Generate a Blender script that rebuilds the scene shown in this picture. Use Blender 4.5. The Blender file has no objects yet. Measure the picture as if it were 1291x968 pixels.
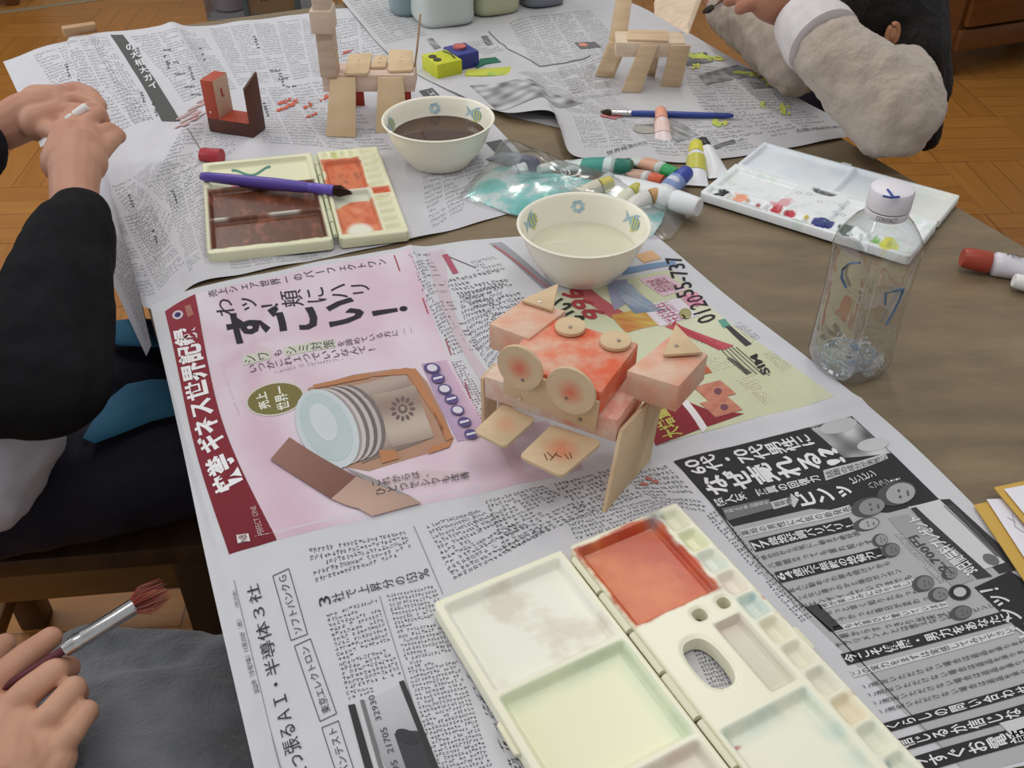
import bpy, bmesh, math, random
import numpy as np
from mathutils import Vector, Matrix

# ---------------------------------------------------------------- camera, light, exposure
SC = bpy.context.scene
COL = SC.collection
T = 0.70                      # height of the table top
FPX, PITCH, CAMH = 1250.0, 0.668, 0.586
IW, IH = 1291, 968
cam_d = bpy.data.cameras.new('camera')
cam_d.sensor_width = 36.0
cam_d.lens = FPX / IW * 36.0
cam_d.clip_start = 0.02
cam = bpy.data.objects.new('camera', cam_d)
COL.objects.link(cam)
cam.location = (0, 0, T + CAMH)
cam.rotation_euler = (math.pi / 2 - PITCH, 0, 0)
SC.camera = cam
vs = SC.view_settings
vs.view_transform = 'Standard'
try: vs.look = 'None'
except Exception: pass
vs.gamma = 1
vs.use_curve_mapping = False
vs.exposure = -0.35

W = bpy.data.worlds.new('room_light'); SC.world = W; W.use_nodes = True
bg = W.node_tree.nodes['Background']
bg.inputs[0].default_value = (0.93, 0.96, 1.0, 1)
bg.inputs[1].default_value = 0.52

def area(name, loc, rot, sx, sy, power, col):
    d = bpy.data.lights.new(name, 'AREA'); d.shape = 'RECTANGLE'; d.size = sx; d.size_y = sy
    d.energy = power; d.color = col
    o = bpy.data.objects.new(name, d); COL.objects.link(o); o.location = loc; o.rotation_euler = rot
    return o
area('ceiling_lamp', (-1.3, 2.9, 2.75), (0, 0, 0), 0.25, 2.4, 26, (1, 0.98, 0.93))
area('ceiling_lamp', (0.5, 2.4, 2.75), (0, 0, 0), 0.25, 2.0, 17, (1, 0.98, 0.93))
area('ceiling_lamp', (-0.3, 0.3, 2.75), (0, 0, 0), 2.4, 0.25, 16, (1, 0.98, 0.93))
area('window_light', (-3.2, 1.2, 1.7), (0, math.radians(-68), 0), 1.6, 3.2, 48, (0.92, 0.96, 1.0))

# ---------------------------------------------------------------- helpers
def c(r, g, b):
    f = lambda v: (v / 255 / 12.92) if v / 255 <= 0.04045 else ((v / 255 + 0.055) / 1.055) ** 2.4
    m = (r + g + b) / 3; k = 0.90        # pale haze put into every colour: muted and lifted
    r, g, b = (m + (x - m) * k + 4 for x in (r, g, b))
    return (f(r), f(g), f(b))
CP, SP = math.cos(PITCH), math.sin(PITCH)
def G(px, py, z=0.0):
    """point at height z over the table top that the photo shows at px, py"""
    d = np.array([px - 645.5, SP * (484 - py) + CP * FPX, CP * (484 - py) - SP * FPX])
    t = (z - CAMH) / d[2]
    return np.array([d[0] * t, d[1] * t, T + z])
def P(X):
    X = np.atleast_2d(X); d = X - np.array([0, 0, T + CAMH])
    zz = d[:, 1] * CP - d[:, 2] * SP
    return np.stack([645.5 + FPX * d[:, 0] / zz, 484 - FPX * (d[:, 1] * SP + d[:, 2] * CP) / zz], 1)

MATS = {}
def nd(nt, t, **kw):
    n = nt.nodes.new(t)
    for k, v in kw.items():
        if k in n.inputs: n.inputs[k].default_value = v
        else: setattr(n, k, v)
    return n
def mat(name, col, rough=0.6, spec=0.4, noise=None, bump=None, metal=0, alpha=None, trans=0, attr=False, ior=1.45, coat=0, sheen=0):
    """noise = (scale, second colour, (stretch xyz), detail); bump = (scale, strength)"""
    if name in MATS: return MATS[name]
    m = bpy.data.materials.new(name); m.use_nodes = True; nt = m.node_tree; L = nt.links
    b = nt.nodes['Principled BSDF']
    b.inputs['Base Color'].default_value = (*col, 1); b.inputs['Roughness'].default_value = rough
    b.inputs['Specular IOR Level'].default_value = spec; b.inputs['Metallic'].default_value = metal
    b.inputs['Transmission Weight'].default_value = trans; b.inputs['IOR'].default_value = ior
    b.inputs['Coat Weight'].default_value = coat; b.inputs['Sheen Weight'].default_value = sheen
    if attr:
        a = nd(nt, 'ShaderNodeAttribute'); a.attribute_name = 'Col'
        src = a.outputs['Color']
        if noise:
            n = nd(nt, 'ShaderNodeTexNoise', Scale=noise[0], Detail=4.0)
            mr = nd(nt, 'ShaderNodeMapRange'); mr.inputs['To Min'].default_value = noise[1]; mr.inputs['To Max'].default_value = 1.0
            mr.inputs['From Min'].default_value = 0.3; mr.inputs['From Max'].default_value = 0.7
            tc = nd(nt, 'ShaderNodeTexCoord'); L.new(tc.outputs['Object'], n.inputs['Vector']); L.new(n.outputs['Fac'], mr.inputs['Value'])
            mx = nd(nt, 'ShaderNodeVectorMath', operation='SCALE'); L.new(src, mx.inputs[0]); L.new(mr.outputs[0], mx.inputs['Scale']); src = mx.outputs[0]
        L.new(src, b.inputs['Base Color'])
    elif noise:
        tc = nd(nt, 'ShaderNodeTexCoord'); mp = nd(nt, 'ShaderNodeMapping')
        mp.inputs['Scale'].default_value = noise[2] if len(noise) > 2 else (1, 1, 1)
        if len(noise) > 4: mp.inputs['Rotation'].default_value = noise[4]
        n = nd(nt, 'ShaderNodeTexNoise', Scale=noise[0], Detail=noise[3] if len(noise) > 3 else 4.0)
        cr = nd(nt, 'ShaderNodeMapRange'); cr.inputs['From Min'].default_value = 0.3; cr.inputs['From Max'].default_value = 0.7
        mx = nd(nt, 'ShaderNodeMix', data_type='RGBA')
        L.new(tc.outputs['Object'], mp.inputs[0]); L.new(mp.outputs[0], n.inputs['Vector']); L.new(n.outputs['Fac'], cr.inputs['Value'])
        L.new(cr.outputs[0], mx.inputs[0]); mx.inputs[6].default_value = (*col, 1); mx.inputs[7].default_value = (*noise[1], 1)
        L.new(mx.outputs[2], b.inputs['Base Color'])
    if bump:
        tc = nd(nt, 'ShaderNodeTexCoord'); mp = nd(nt, 'ShaderNodeMapping')
        if len(bump) > 2: mp.inputs['Scale'].default_value = bump[2]
        n = nd(nt, 'ShaderNodeTexNoise', Scale=bump[0], Detail=5.0); bp = nd(nt, 'ShaderNodeBump', Strength=bump[1], Distance=0.01)
        L.new(tc.outputs['Object'], mp.inputs[0]); L.new(mp.outputs[0], n.inputs['Vector']); L.new(n.outputs['Fac'], bp.inputs['Height']); L.new(bp.outputs[0], b.inputs['Normal'])
    MATS[name] = m
    return m
def clear_mat(name, tint=(1, 1, 1), gloss=0.25, rough=0.03, bump=None):
    """thin clear film or shell: lets light through, with a fresnel sheen"""
    if name in MATS: return MATS[name]
    m = bpy.data.materials.new(name); m.use_nodes = True; nt = m.node_tree; L = nt.links
    nt.nodes.remove(nt.nodes['Principled BSDF']); out = nt.nodes['Material Output']
    tr = nd(nt, 'ShaderNodeBsdfTransparent'); tr.inputs[0].default_value = (*tint, 1)
    gl = nd(nt, 'ShaderNodeBsdfGlossy'); gl.inputs['Roughness'].default_value = rough
    fr = nd(nt, 'ShaderNodeLayerWeight', Blend=gloss)
    mr = nd(nt, 'ShaderNodeMath', operation='MULTIPLY_ADD'); mr.inputs[1].default_value = 0.75; mr.inputs[2].default_value = 0.03
    mx = nd(nt, 'ShaderNodeMixShader')
    L.new(fr.outputs['Facing'], mr.inputs[0]); L.new(mr.outputs[0], mx.inputs[0]); L.new(tr.outputs[0], mx.inputs[1]); L.new(gl.outputs[0], mx.inputs[2]); L.new(mx.outputs[0], out.inputs[0])
    if bump:
        n = nd(nt, 'ShaderNodeTexNoise', Scale=bump[0], Detail=2.0); bp = nd(nt, 'ShaderNodeBump', Strength=bump[1], Distance=0.01)
        tc = nd(nt, 'ShaderNodeTexCoord'); L.new(tc.outputs['Object'], n.inputs['Vector']); L.new(n.outputs['Fac'], bp.inputs['Height'])
        L.new(bp.outputs[0], gl.inputs['Normal']); L.new(bp.outputs[0], fr.inputs['Normal'])
    MATS[name] = m
    return m

def link(name, me, mats, parent=None, smooth=35, world=True):
    for m in (mats if isinstance(mats, (list, tuple)) else [mats]): me.materials.append(m)
    if smooth:
        me.polygons.foreach_set('use_smooth', [True] * len(me.polygons))
        if smooth < 180:
            try: me.set_sharp_from_angle(angle=math.radians(smooth))
            except Exception: pass
    o = bpy.data.objects.new(name, me); COL.objects.link(o)
    if parent:
        o.parent = parent
        if world: o.matrix_parent_inverse = parent.matrix_world.inverted()
    return o
def mesh(name, V, F, mats, parent=None, smooth=35, mi=None, world=True, cols=None):
    """V in world coordinates (or local to parent if world is False)"""
    V = np.array([tuple(v) for v in V], float)
    org = np.zeros(3)
    if parent is None or world:
        org = (V.min(0) + V.max(0)) / 2; org[2] = V[:, 2].min()
    me = bpy.data.meshes.new(name); me.from_pydata((V - org).tolist(), [], [tuple(f) for f in F]); me.update()
    if cols is not None:
        ca = me.color_attributes.new('Col', 'FLOAT_COLOR', 'POINT'); ca.data.foreach_set('color', np.concatenate([cols, np.ones((len(V), 1))], 1).ravel())
    if mi is not None: me.polygons.foreach_set('material_index', mi)
    bm = bmesh.new(); bm.from_mesh(me); bmesh.ops.recalc_face_normals(bm, faces=bm.faces[:]); bm.to_mesh(me); bm.free()
    o = link(name, me, mats, None, smooth)
    if parent:
        o.parent = parent
        if world:
            bpy_pl = Vector(parent_loc(parent))
            pm = parent_matrix(parent)
            o.matrix_local = pm.inverted() @ Matrix.Translation(Vector(org))
    else: o.location = org
    return o
def parent_matrix(p):
    m = p.matrix_basis.copy()
    while p.parent: p = p.parent; m = p.matrix_basis @ m
    return m
def parent_loc(p): return parent_matrix(p).translation
def tag(o, label=None, cat=None, group=None, kind=None):
    if label: o['label'] = label
    if cat: o['category'] = cat
    if group: o['group'] = group
    if kind: o['kind'] = kind
    return o
def empty(name, loc, label=None, cat=None, group=None, rz=0.0):
    o = bpy.data.objects.new(name, None); COL.objects.link(o); o.empty_display_size = 0.02
    o.location = [float(x) for x in loc]; o.rotation_euler = (0, 0, rz)
    return tag(o, label, cat, group)

class MB:
    def __init__(s): s.V = []; s.F = []; s.M = []
    def add(s, V, F, m=0):
        n = len(s.V); s.V += [tuple(map(float, v)) for v in V]; s.F += [tuple(i + n for i in f) for f in F]; s.M += [m] * len(F); return s
    def out(s, name, mats, parent=None, smooth=35, world=True): return mesh(name, s.V, s.F, mats, parent, smooth, s.M, world)
def bevel_geo(V, F, w=0.001, seg=2):
    me = bpy.data.meshes.new('t'); me.from_pydata([tuple(map(float, v)) for v in V], [], F)
    bm = bmesh.new(); bm.from_mesh(me); bmesh.ops.recalc_face_normals(bm, faces=bm.faces[:])
    if w > 0: bmesh.ops.bevel(bm, geom=bm.edges[:], offset=w, segments=seg, profile=0.5, affect='EDGES', clamp_overlap=True)
    bm.verts.index_update()
    Vo = [tuple(v.co) for v in bm.verts]; Fo = [tuple(v.index for v in f.verts) for f in bm.faces]
    bm.free(); bpy.data.meshes.remove(me); return Vo, Fo
def prism(bot, top, w=0.0008, seg=2):
    n = len(bot)
    V = list(bot) + list(top)
    F = [tuple(range(n))[::-1], tuple(range(n, 2 * n))] + [(i, (i + 1) % n, n + (i + 1) % n, n + i) for i in range(n)]
    return bevel_geo(V, F, w, seg)
def box(cx, cy, cz, sx, sy, sz, w=0.002, rz=0.0, seg=2):
    cr, sr = math.cos(rz), math.sin(rz)
    q = [(-sx / 2, -sy / 2), (sx / 2, -sy / 2), (sx / 2, sy / 2), (-sx / 2, sy / 2)]
    q = [(cx + a * cr - b * sr, cy + a * sr + b * cr) for a, b in q]
    return prism([(x, y, cz - sz / 2) for x, y in q], [(x, y, cz + sz / 2) for x, y in q], w, seg)
def slab(pts, nrm, th, w=0.0006, seg=2):
    """flat board: outline pts (3D, coplanar), thickness th along nrm"""
    n = np.array(nrm, float); n /= np.linalg.norm(n)
    return prism([np.array(p, float) for p in pts], [np.array(p, float) + n * th for p in pts], w, seg)
def frame(d):
    d = np.array(d, float); d /= np.linalg.norm(d)
    a = np.array([0, 0, 1.0]) if abs(d[2]) < 0.9 else np.array([1.0, 0, 0])
    s = np.cross(d, a); s /= np.linalg.norm(s); return d, s, np.cross(s, d)
def tube(path, radii, n=16, caps=True, flat=None):
    """swept round tube; flat = per point (width factor, height factor)"""
    path = [np.array(p, float) for p in path]
    V = []; F = []
    for i, p in enumerate(path):
        t = path[min(i + 1, len(path) - 1)] - path[max(i - 1, 0)]
        d, s, u = frame(t)
        fa, fb = (flat[i] if flat else (1, 1))
        for k in range(n):
            a = 2 * math.pi * k / n
            V.append(p + s * math.cos(a) * radii[i] * fa + u * math.sin(a) * radii[i] * fb)
    for i in range(len(path) - 1):
        for k in range(n):
            F.append((i * n + k, i * n + (k + 1) % n, (i + 1) * n + (k + 1) % n, (i + 1) * n + k))
    if caps: F.append(tuple(range(n))[::-1]); F.append(tuple(range((len(path) - 1) * n, len(path) * n)))
    return V, F
def lathe(prof, c0=(0, 0, 0), n=64, sup=2.0, rot=0.0, close=True):
    V = []; F = []
    for r, z in prof:
        for k in range(n):
            a = 2 * math.pi * k / n
            ca, sa = math.cos(a), math.sin(a)
            q = (abs(ca) ** sup + abs(sa) ** sup) ** (-1 / sup) if sup != 2 else 1
            x, y = r * q * ca, r * q * sa
            V.append((c0[0] + x * math.cos(rot) - y * math.sin(rot), c0[1] + x * math.sin(rot) + y * math.cos(rot), c0[2] + z))
    for i in range(len(prof) - 1):
        for k in range(n):
            F.append((i * n + k, i * n + (k + 1) % n, (i + 1) * n + (k + 1) % n, (i + 1) * n + k))
    if close:
        if prof[0][0] > 1e-5: F.append(tuple(range(n))[::-1])
        if prof[-1][0] > 1e-5: F.append(tuple(range((len(prof) - 1) * n, len(prof) * n)))
    return V, F
def capsule(p0, r0, p1, r1, n=14, f=(1, 1)):
    p0 = np.array(p0, float); p1 = np.array(p1, float); d = p1 - p0; L = np.linalg.norm(d)
    if L < 1e-6: d = np.array([0, 0, 1e-4]); L = 1e-4
    d = d / L
    path = []; rad = []
    for i in range(6):
        a = math.pi / 2 * (1 - i / 5.0 * 0.96 - 0.02)
        path.append(p0 - d * r0 * math.sin(a)); rad.append(r0 * math.cos(a))
    for i in range(6):
        a = math.pi / 2 * (0.02 + i / 5.0 * 0.96)
        path.append(p1 + d * r1 * math.sin(a)); rad.append(r1 * math.cos(a))
    # constant frame
    _, s, u = frame(d); V = []; F = []
    for p, r in zip(path, rad):
        for k in range(n):
            a = 2 * math.pi * k / n; V.append(p + s * math.cos(a) * r * f[0] + u * math.sin(a) * r * f[1])
    m = len(path)
    for i in range(m - 1):
        for k in range(n): F.append((i * n + k, i * n + (k + 1) % n, (i + 1) * n + (k + 1) % n, (i + 1) * n + k))
    F.append(tuple(range(n))[::-1]); F.append(tuple(range((m - 1) * n, m * n)))
    return V, F
def blob(name, segs, m, parent=None, voxel=0.004, smooth=6, disp=None):
    """one continuous skin grown round tapered limbs"""
    mb = MB()
    for s in segs:
        f = s[4] if len(s) > 4 else (1, 1)
        mb.add(*capsule(s[0], s[1], s[2], s[3], f=f))
    V = np.array(mb.V); me = bpy.data.meshes.new('t'); me.from_pydata(V.tolist(), [], mb.F); me.update()
    o = bpy.data.objects.new('t', me); COL.objects.link(o)
    r = o.modifiers.new('r', 'REMESH'); r.mode = 'VOXEL'; r.voxel_size = voxel
    s = o.modifiers.new('s', 'SMOOTH'); s.iterations = smooth; s.factor = 0.5
    if disp:
        tx = bpy.data.textures.new('t', 'CLOUDS'); tx.noise_scale = disp[0]
        d = o.modifiers.new('d', 'DISPLACE'); d.texture = tx; d.strength = disp[1]; d.mid_level = 0.5; d.texture_coords = 'LOCAL'
    dg = bpy.context.evaluated_depsgraph_get(); ev = o.evaluated_get(dg)
    m2 = bpy.data.meshes.new_from_object(ev)
    Vn = np.empty(len(m2.vertices) * 3); m2.vertices.foreach_get('co', Vn); Vn = Vn.reshape(-1, 3)
    Fn = [tuple(p.vertices) for p in m2.polygons]
    bpy.data.objects.remove(o)
    return mesh(name, Vn, Fn, m, parent, 180)
def gmesh(txt, bold=0.0, res=2, em=False):
    """glyph outlines of a text as flat triangles, scaled into the unit square"""
    cu = bpy.data.curves.new('t', 'FONT'); cu.body = txt; cu.resolution_u = res; cu.offset = bold; cu.space_line = 0.82 if '\n' in txt else 1
    cu.align_x = 'CENTER' if '\n' in txt else 'LEFT'
    o = bpy.data.objects.new('t', cu); COL.objects.link(o)
    dg = bpy.context.evaluated_depsgraph_get(); dg.update()
    m = bpy.data.meshes.new_from_object(o.evaluated_get(dg))
    V = np.empty(len(m.vertices) * 3); m.vertices.foreach_get('co', V); V = V.reshape(-1, 3)[:, :2]
    F = [tuple(p.vertices) for p in m.polygons]
    bpy.data.objects.remove(o); bpy.data.curves.remove(cu); bpy.data.meshes.remove(m)
    if em: return V + np.array([0.0, 0.12]), F
    lo, hi = V.min(0), V.max(0)
    return (V - lo) / np.maximum(hi - lo, 1e-9), F
_gc = {}
def glyphs(txt, bold=0.0, em=False):
    k = (txt, bold, em)
    if k not in _gc: _gc[k] = gmesh(txt, bold, 2, em)
    return _gc[k]
def decal_text(mb, txt, o, ex, ey, nrm, bold=0.0, lift=0.0003, m=0):
    """flat lettering: origin o, width vector ex, height vector ey"""
    V, F = glyphs(txt, bold); o, ex, ey, nrm = map(lambda a: np.array(a, float), (o, ex, ey, nrm))
    mb.add([o + ex * a + ey * b + nrm * lift for a, b in V], F, m)
# ---------------------------------------------------------------- structure: floor
def floor_mat():
    m = bpy.data.materials.new('parquet_floor'); m.use_nodes = True; nt = m.node_tree; L = nt.links; b = nt.nodes['Principled BSDF']
    tc = nd(nt, 'ShaderNodeTexCoord'); mp = nd(nt, 'ShaderNodeMapping'); mp.inputs['Rotation'].default_value = (0, 0, -0.06)
    L.new(tc.outputs['Object'], mp.inputs[0])
    ck = nd(nt, 'ShaderNodeTexChecker', Scale=3.2); L.new(mp.outputs[0], ck.inputs['Vector'])
    def planks(rot):
        m2 = nd(nt, 'ShaderNodeMapping'); m2.inputs['Rotation'].default_value = (0, 0, rot); L.new(mp.outputs[0], m2.inputs[0])
        br = nd(nt, 'ShaderNodeTexBrick', Scale=1.0); br.offset = 0.0
        br.inputs['Brick Width'].default_value = 0.3125; br.inputs['Row Height'].default_value = 0.078; br.inputs['Mortar Size'].default_value = 0.0012
        br.inputs['Color1'].default_value = (*c(176, 112, 40), 1); br.inputs['Color2'].default_value = (*c(164, 100, 32), 1); br.inputs['Mortar'].default_value = (*c(112, 66, 24), 1)
        L.new(m2.outputs[0], br.inputs['Vector'])
        m3 = nd(nt, 'ShaderNodeMapping'); m3.inputs['Scale'].default_value = (2, 26, 1); L.new(m2.outputs[0], m3.inputs[0])
        n = nd(nt, 'ShaderNodeTexNoise', Scale=2.5, Detail=5.0); L.new(m3.outputs[0], n.inputs['Vector'])
        mx = nd(nt, 'ShaderNodeMix', data_type='RGBA', blend_type='MULTIPLY'); mr = nd(nt, 'ShaderNodeMapRange'); mr.inputs['To Min'].default_value = 0.7; mr.inputs['To Max'].default_value = 1.15
        L.new(n.outputs['Fac'], mr.inputs['Value']); mx.inputs[0].default_value = 1; L.new(br.outputs['Color'], mx.inputs[6]); L.new(mr.outputs[0], mx.inputs[7]); return mx.outputs[2]
    a, bb = planks(0), planks(math.pi / 2)
    mx = nd(nt, 'ShaderNodeMix', data_type='RGBA'); L.new(ck.outputs['Fac'], mx.inputs[0]); L.new(a, mx.inputs[6]); L.new(bb, mx.inputs[7]); L.new(mx.outputs[2], b.inputs['Base Color'])
    b.inputs['Roughness'].default_value = 0.33; return m
mb = MB(); mb.add(*box(0, 2.6, -0.02, 9, 9, 0.04, 0)); fl = mb.out('floor', floor_mat(), smooth=0); tag(fl, 'orange-brown wood block parquet floor', 'floor', kind='structure')
mb = MB(); mb.add(*box(0, 7.0, 1.4, 9, .1, 2.9, 0)); tag(mb.out('wall_back', mat('wall_paint', c(206, 200, 184), .8), smooth=0), 'plain pale wall at the far side of the classroom', 'wall', kind='structure')
# metal joint strip across the parquet
mb = MB(); a0, a1 = G(-60, 24, -0.7), G(300, -24, -0.7); dd = (a1 - a0); nn = np.array([-dd[1], dd[0], 0]); nn = nn / np.linalg.norm(nn) * 0.018
mb.add(*prism([a0 - nn, a1 - nn, a1 + nn, a0 + nn], [p + np.array([0, 0, 0.003]) for p in (a0 - nn, a1 - nn, a1 + nn, a0 + nn)], 0.001))
tag(mb.out('trim_1', mat('strip_metal', c(140, 120, 92), 0.4)), 'narrow greyish strip let into the parquet floor', 'floor strip', kind='structure')

# ---------------------------------------------------------------- table
E1 = np.array([0.912, 0.410, 0.0]); E2 = np.array([-0.410, 0.912, 0.0])
TL = np.array([-0.752, 1.690, 0.0]); TWID, TLEN = 0.945, 1.76
def tcorner(a, b): return TL + E1 * a - E2 * b
table_wood = bpy.data.materials.new('table_wood'); table_wood.use_nodes = True
def _tw():
    nt = table_wood.node_tree; L = nt.links; b = nt.nodes['Principled BSDF']
    tc = nd(nt, 'ShaderNodeTexCoord'); mp = nd(nt, 'ShaderNodeMapping'); mp.inputs['Rotation'].default_value = (0, 0, -0.42); mp.inputs['Scale'].default_value = (2.2, 9, 2.2)
    L.new(tc.outputs['Object'], mp.inputs[0])
    n = nd(nt, 'ShaderNodeTexNoise', Scale=4.0, Detail=8.0, Roughness=0.62); L.new(mp.outputs[0], n.inputs['Vector'])
    cr = nd(nt, 'ShaderNodeValToRGB'); e = cr.color_ramp.elements; e[0].position = 0.30; e[0].color = (*c(112, 94, 68), 1); e[1].position = 0.72; e[1].color = (*c(140, 118, 86), 1)
    L.new(n.outputs['Fac'], cr.inputs[0])
    n2 = nd(nt, 'ShaderNodeTexNoise', Scale=9.0, Detail=6.0); L.new(tc.outputs['Object'], n2.inputs['Vector'])
    mr = nd(nt, 'ShaderNodeMapRange'); mr.inputs['From Min'].default_value = 0.35; mr.inputs['From Max'].default_value = 0.7; mr.inputs['To Min'].default_value = 1.06; mr.inputs['To Max'].default_value = 0.80
    L.new(n2.outputs['Fac'], mr.inputs['Value'])
    m1 = nd(nt, 'ShaderNodeMix', data_type='RGBA', blend_type='MULTIPLY'); m1.inputs[0].default_value = 1; L.new(cr.outputs[0], m1.inputs[6]); L.new(mr.outputs[0], m1.inputs[7])
    # faint old paint smears
    n3 = nd(nt, 'ShaderNodeTexNoise', Scale=13.0, Detail=3.0); mp3 = nd(nt, 'ShaderNodeMapping'); mp3.inputs['Location'].default_value = (3, 7, 1); L.new(tc.outputs['Object'], mp3.inputs[0]); L.new(mp3.outputs[0], n3.inputs['Vector'])
    m3r = nd(nt, 'ShaderNodeMapRange'); m3r.inputs['From Min'].default_value = 0.70; m3r.inputs['From Max'].default_value = 0.80; m3r.inputs['To Max'].default_value = 0.5; L.new(n3.outputs['Fac'], m3r.inputs['Value'])
    m2 = nd(nt, 'ShaderNodeMix', data_type='RGBA'); L.new(m3r.outputs[0], m2.inputs[0]); L.new(m1.outputs[2], m2.inputs[6]); m2.inputs[7].default_value = (*c(150, 70, 50), 1)
    L.new(m2.outputs[2], b.inputs['Base Color']); b.inputs['Roughness'].default_value = 0.5
    bp = nd(nt, 'ShaderNodeBump', Strength=0.15, Distance=0.004); L.new(n.outputs['Fac'], bp.inputs['Height']); L.new(bp.outputs[0], b.inputs['Normal'])
_tw()
tb = empty('work_table', (*(tcorner(TWID / 2, TLEN / 2)[:2]), 0), 'large scuffed brown wooden work table spread with newspapers', 'table')
mb = MB(); q = [tcorner(0, 0), tcorner(0, TLEN), tcorner(TWID, TLEN), tcorner(TWID, 0)]
up = lambda q, z: [np.array([p[0], p[1], z]) for p in q]
mb.add(*prism(up(q, T - 0.032), up(q, T), 0.004, 3)); mb.out('table_top', table_wood, tb)
dark_leg = mat('dark_leg_wood', c(70, 46, 28), 0.5, noise=(8, c(90, 60, 36), (1, 1, 0.1)))
mb = MB(); qi = [tcorner(.05, .05), tcorner(.05, TLEN - .05), tcorner(TWID - .05, TLEN - .05), tcorner(TWID - .05, .05)]
for i in range(4):
    a, b2 = qi[i], qi[(i + 1) % 4]; d = b2 - a; L_ = np.linalg.norm(d); m_ = (a + b2) / 2
    mb.add(*box(m_[0], m_[1], T - 0.032 - 0.025, L_, 0.022, 0.05, 0.001, math.atan2(d[1], d[0])))
mb.out('apron', dark_leg, tb)
for p in qi:
    mb = MB(); mb.add(*box(p[0], p[1], (T - 0.032) / 2, 0.065, 0.065, T - 0.032, 0.003, 0.42)); mb.out('leg', dark_leg, tb)

# ---------------------------------------------------------------- newspapers
def catmull(Pn, t):
    """Pn (n,...), t in 0..1"""
    n = len(Pn); x = np.clip(t, 0, 1) * (n - 1); i = np.minimum(x.astype(int), n - 2); f = (x - i)[:, None]
    g = lambda k: Pn[np.clip(k, 0, n - 1), np.arange(len(t))] if Pn.ndim == 3 else Pn[np.clip(k, 0, n - 1)]
    p1, p2 = g(i), g(i + 1)
    p0 = np.where((i > 0)[:, None], g(i - 1), 2 * p1 - p2); p3 = np.where((i < n - 2)[:, None], g(i + 2), 2 * p2 - p1)
    return 0.5 * ((2 * p1) + (-p0 + p2) * f + (2 * p0 - 5 * p1 + 4 * p2 - p3) * f ** 2 + (-p0 + 3 * p1 - 3 * p2 + p3) * f ** 3)
INK = c(52, 50, 52)
class Sheet:
    def __init__(s, rows, wave=0.0012, base=0.0008, seed=1, paper=c(206, 204, 208), ridges=(), gut=None):
        s.C = np.array([[G(*p) for p in r] for r in rows])      # rows far -> near, columns left -> right
        s.wave = wave; s.base = base; s.seed = seed; s.paper = paper; s.ridges = ridges
        s.V = []; s.F = []; s.K = []; s.n = 0
        u, v = np.meshgrid(np.linspace(0, 1, 81), np.linspace(0, 1, 81)); s.gu, s.gv = u.ravel(), v.ravel(); s.gp = None
        s.gp = P(s.S(s.gu, s.gv))
    def S(s, u, v):
        u = np.asarray(u, float); v = np.asarray(v, float)
        R = np.stack([catmull(r, u) for r in s.C])               # rows x N x 3
        p = catmull(R, v)
        uo = np.clip(u, 0, 1) - u; 
        k = s.seed
        w = s.wave * (np.sin(p[:, 0] * 31 + k) * np.sin(p[:, 1] * 23 + 2 * k) + 0.6 * np.sin(p[:, 0] * 67 + p[:, 1] * 41 + k) + 0.8)
        for (ax, ay, bx, by, h, wd) in s.ridges:
            a, b = G(ax, ay)[:2], G(bx, by)[:2]; d = b - a; L2 = d @ d; q = p[:, :2] - a; t = np.clip(q @ d / L2, 0, 1)
            dist = np.linalg.norm(q - t[:, None] * d, axis=1); w = w + h * np.exp(-(dist / wd) ** 2)
        p = p.copy(); p[:, 2] += w
        inside = (p[:, :2] - TL[:2]) @ E1[:2]
        lo = T + s.base
        p[:, 2] = np.where(inside > 0.0, np.maximum(p[:, 2], lo), p[:, 2])
        p[:, 2] = np.where((inside <= 0) & (inside > -0.006), np.maximum(p[:, 2], lo - (inside / -0.006) * 0.004), p[:, 2])
        return p
    def uv(s, pts):
        pts = np.atleast_2d(np.array(pts, float)); out = []
        for q in pts:
            i = np.argmin(((s.gp - q) ** 2).sum(1)); x = np.array([s.gu[i], s.gv[i]])
            for _ in range(8):
                e = 2e-3
                f0 = P(s.S(x[:1], x[1:]))[0]; fu = P(s.S(x[:1] + e, x[1:]))[0]; fv = P(s.S(x[:1], x[1:] + e))[0]
                J = np.stack([(fu - f0) / e, (fv - f0) / e], 1)
                try: st = np.linalg.solve(J, q - f0)
                except Exception: break
                st = np.clip(st, -0.08, 0.08); x = x + st
                x = np.clip(x, -0.1, 1.1)
            out.append(x)
        return np.array(out)
    def put(s, U, F, col, lay):
        """U (n,2) uv points, faces, colour (3,) or (n,3), layer"""
        U = np.clip(np.asarray(U, float), 0.0, 1.0)
        p = s.S(U[:, 0], U[:, 1]); e = 1e-3
        un = np.where(U[:, 0] > 0.5, -e, e); vn = np.where(U[:, 1] > 0.5, -e, e)
        du = s.S(U[:, 0] + un, U[:, 1]) - p; dv = s.S(U[:, 0], U[:, 1] + vn) - p
        n = np.cross(du, dv); n /= np.linalg.norm(n, axis=1)[:, None] + 1e-12; n *= np.sign(n[:, 2:3] + 1e-9)
        p = p + n * (0.0002 * lay)
        col = np.broadcast_to(np.array(col, float), (len(U), 3))
        s.V.append(p); s.K.append(col)
        s.F += [tuple(i + s.n for i in f) for f in F]; s.n += len(U)
    def grid(s, nu, nv):
        u, v = np.meshgrid(np.linspace(0, 1, nu + 1), np.linspace(0, 1, nv + 1)); w = nu + 1
        F = [(j * w + i, j * w + i + 1, (j + 1) * w + i + 1, (j + 1) * w + i) for j in range(nv) for i in range(nu)]
        p = s.S(u.ravel(), v.ravel()); s.V.append(p); s.K.append(np.broadcast_to(np.array(s.paper), (len(p), 3))); s.F += [tuple(i + s.n for i in f) for f in F]; s.n += len(p)
        s.res = (nu, nv)
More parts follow.
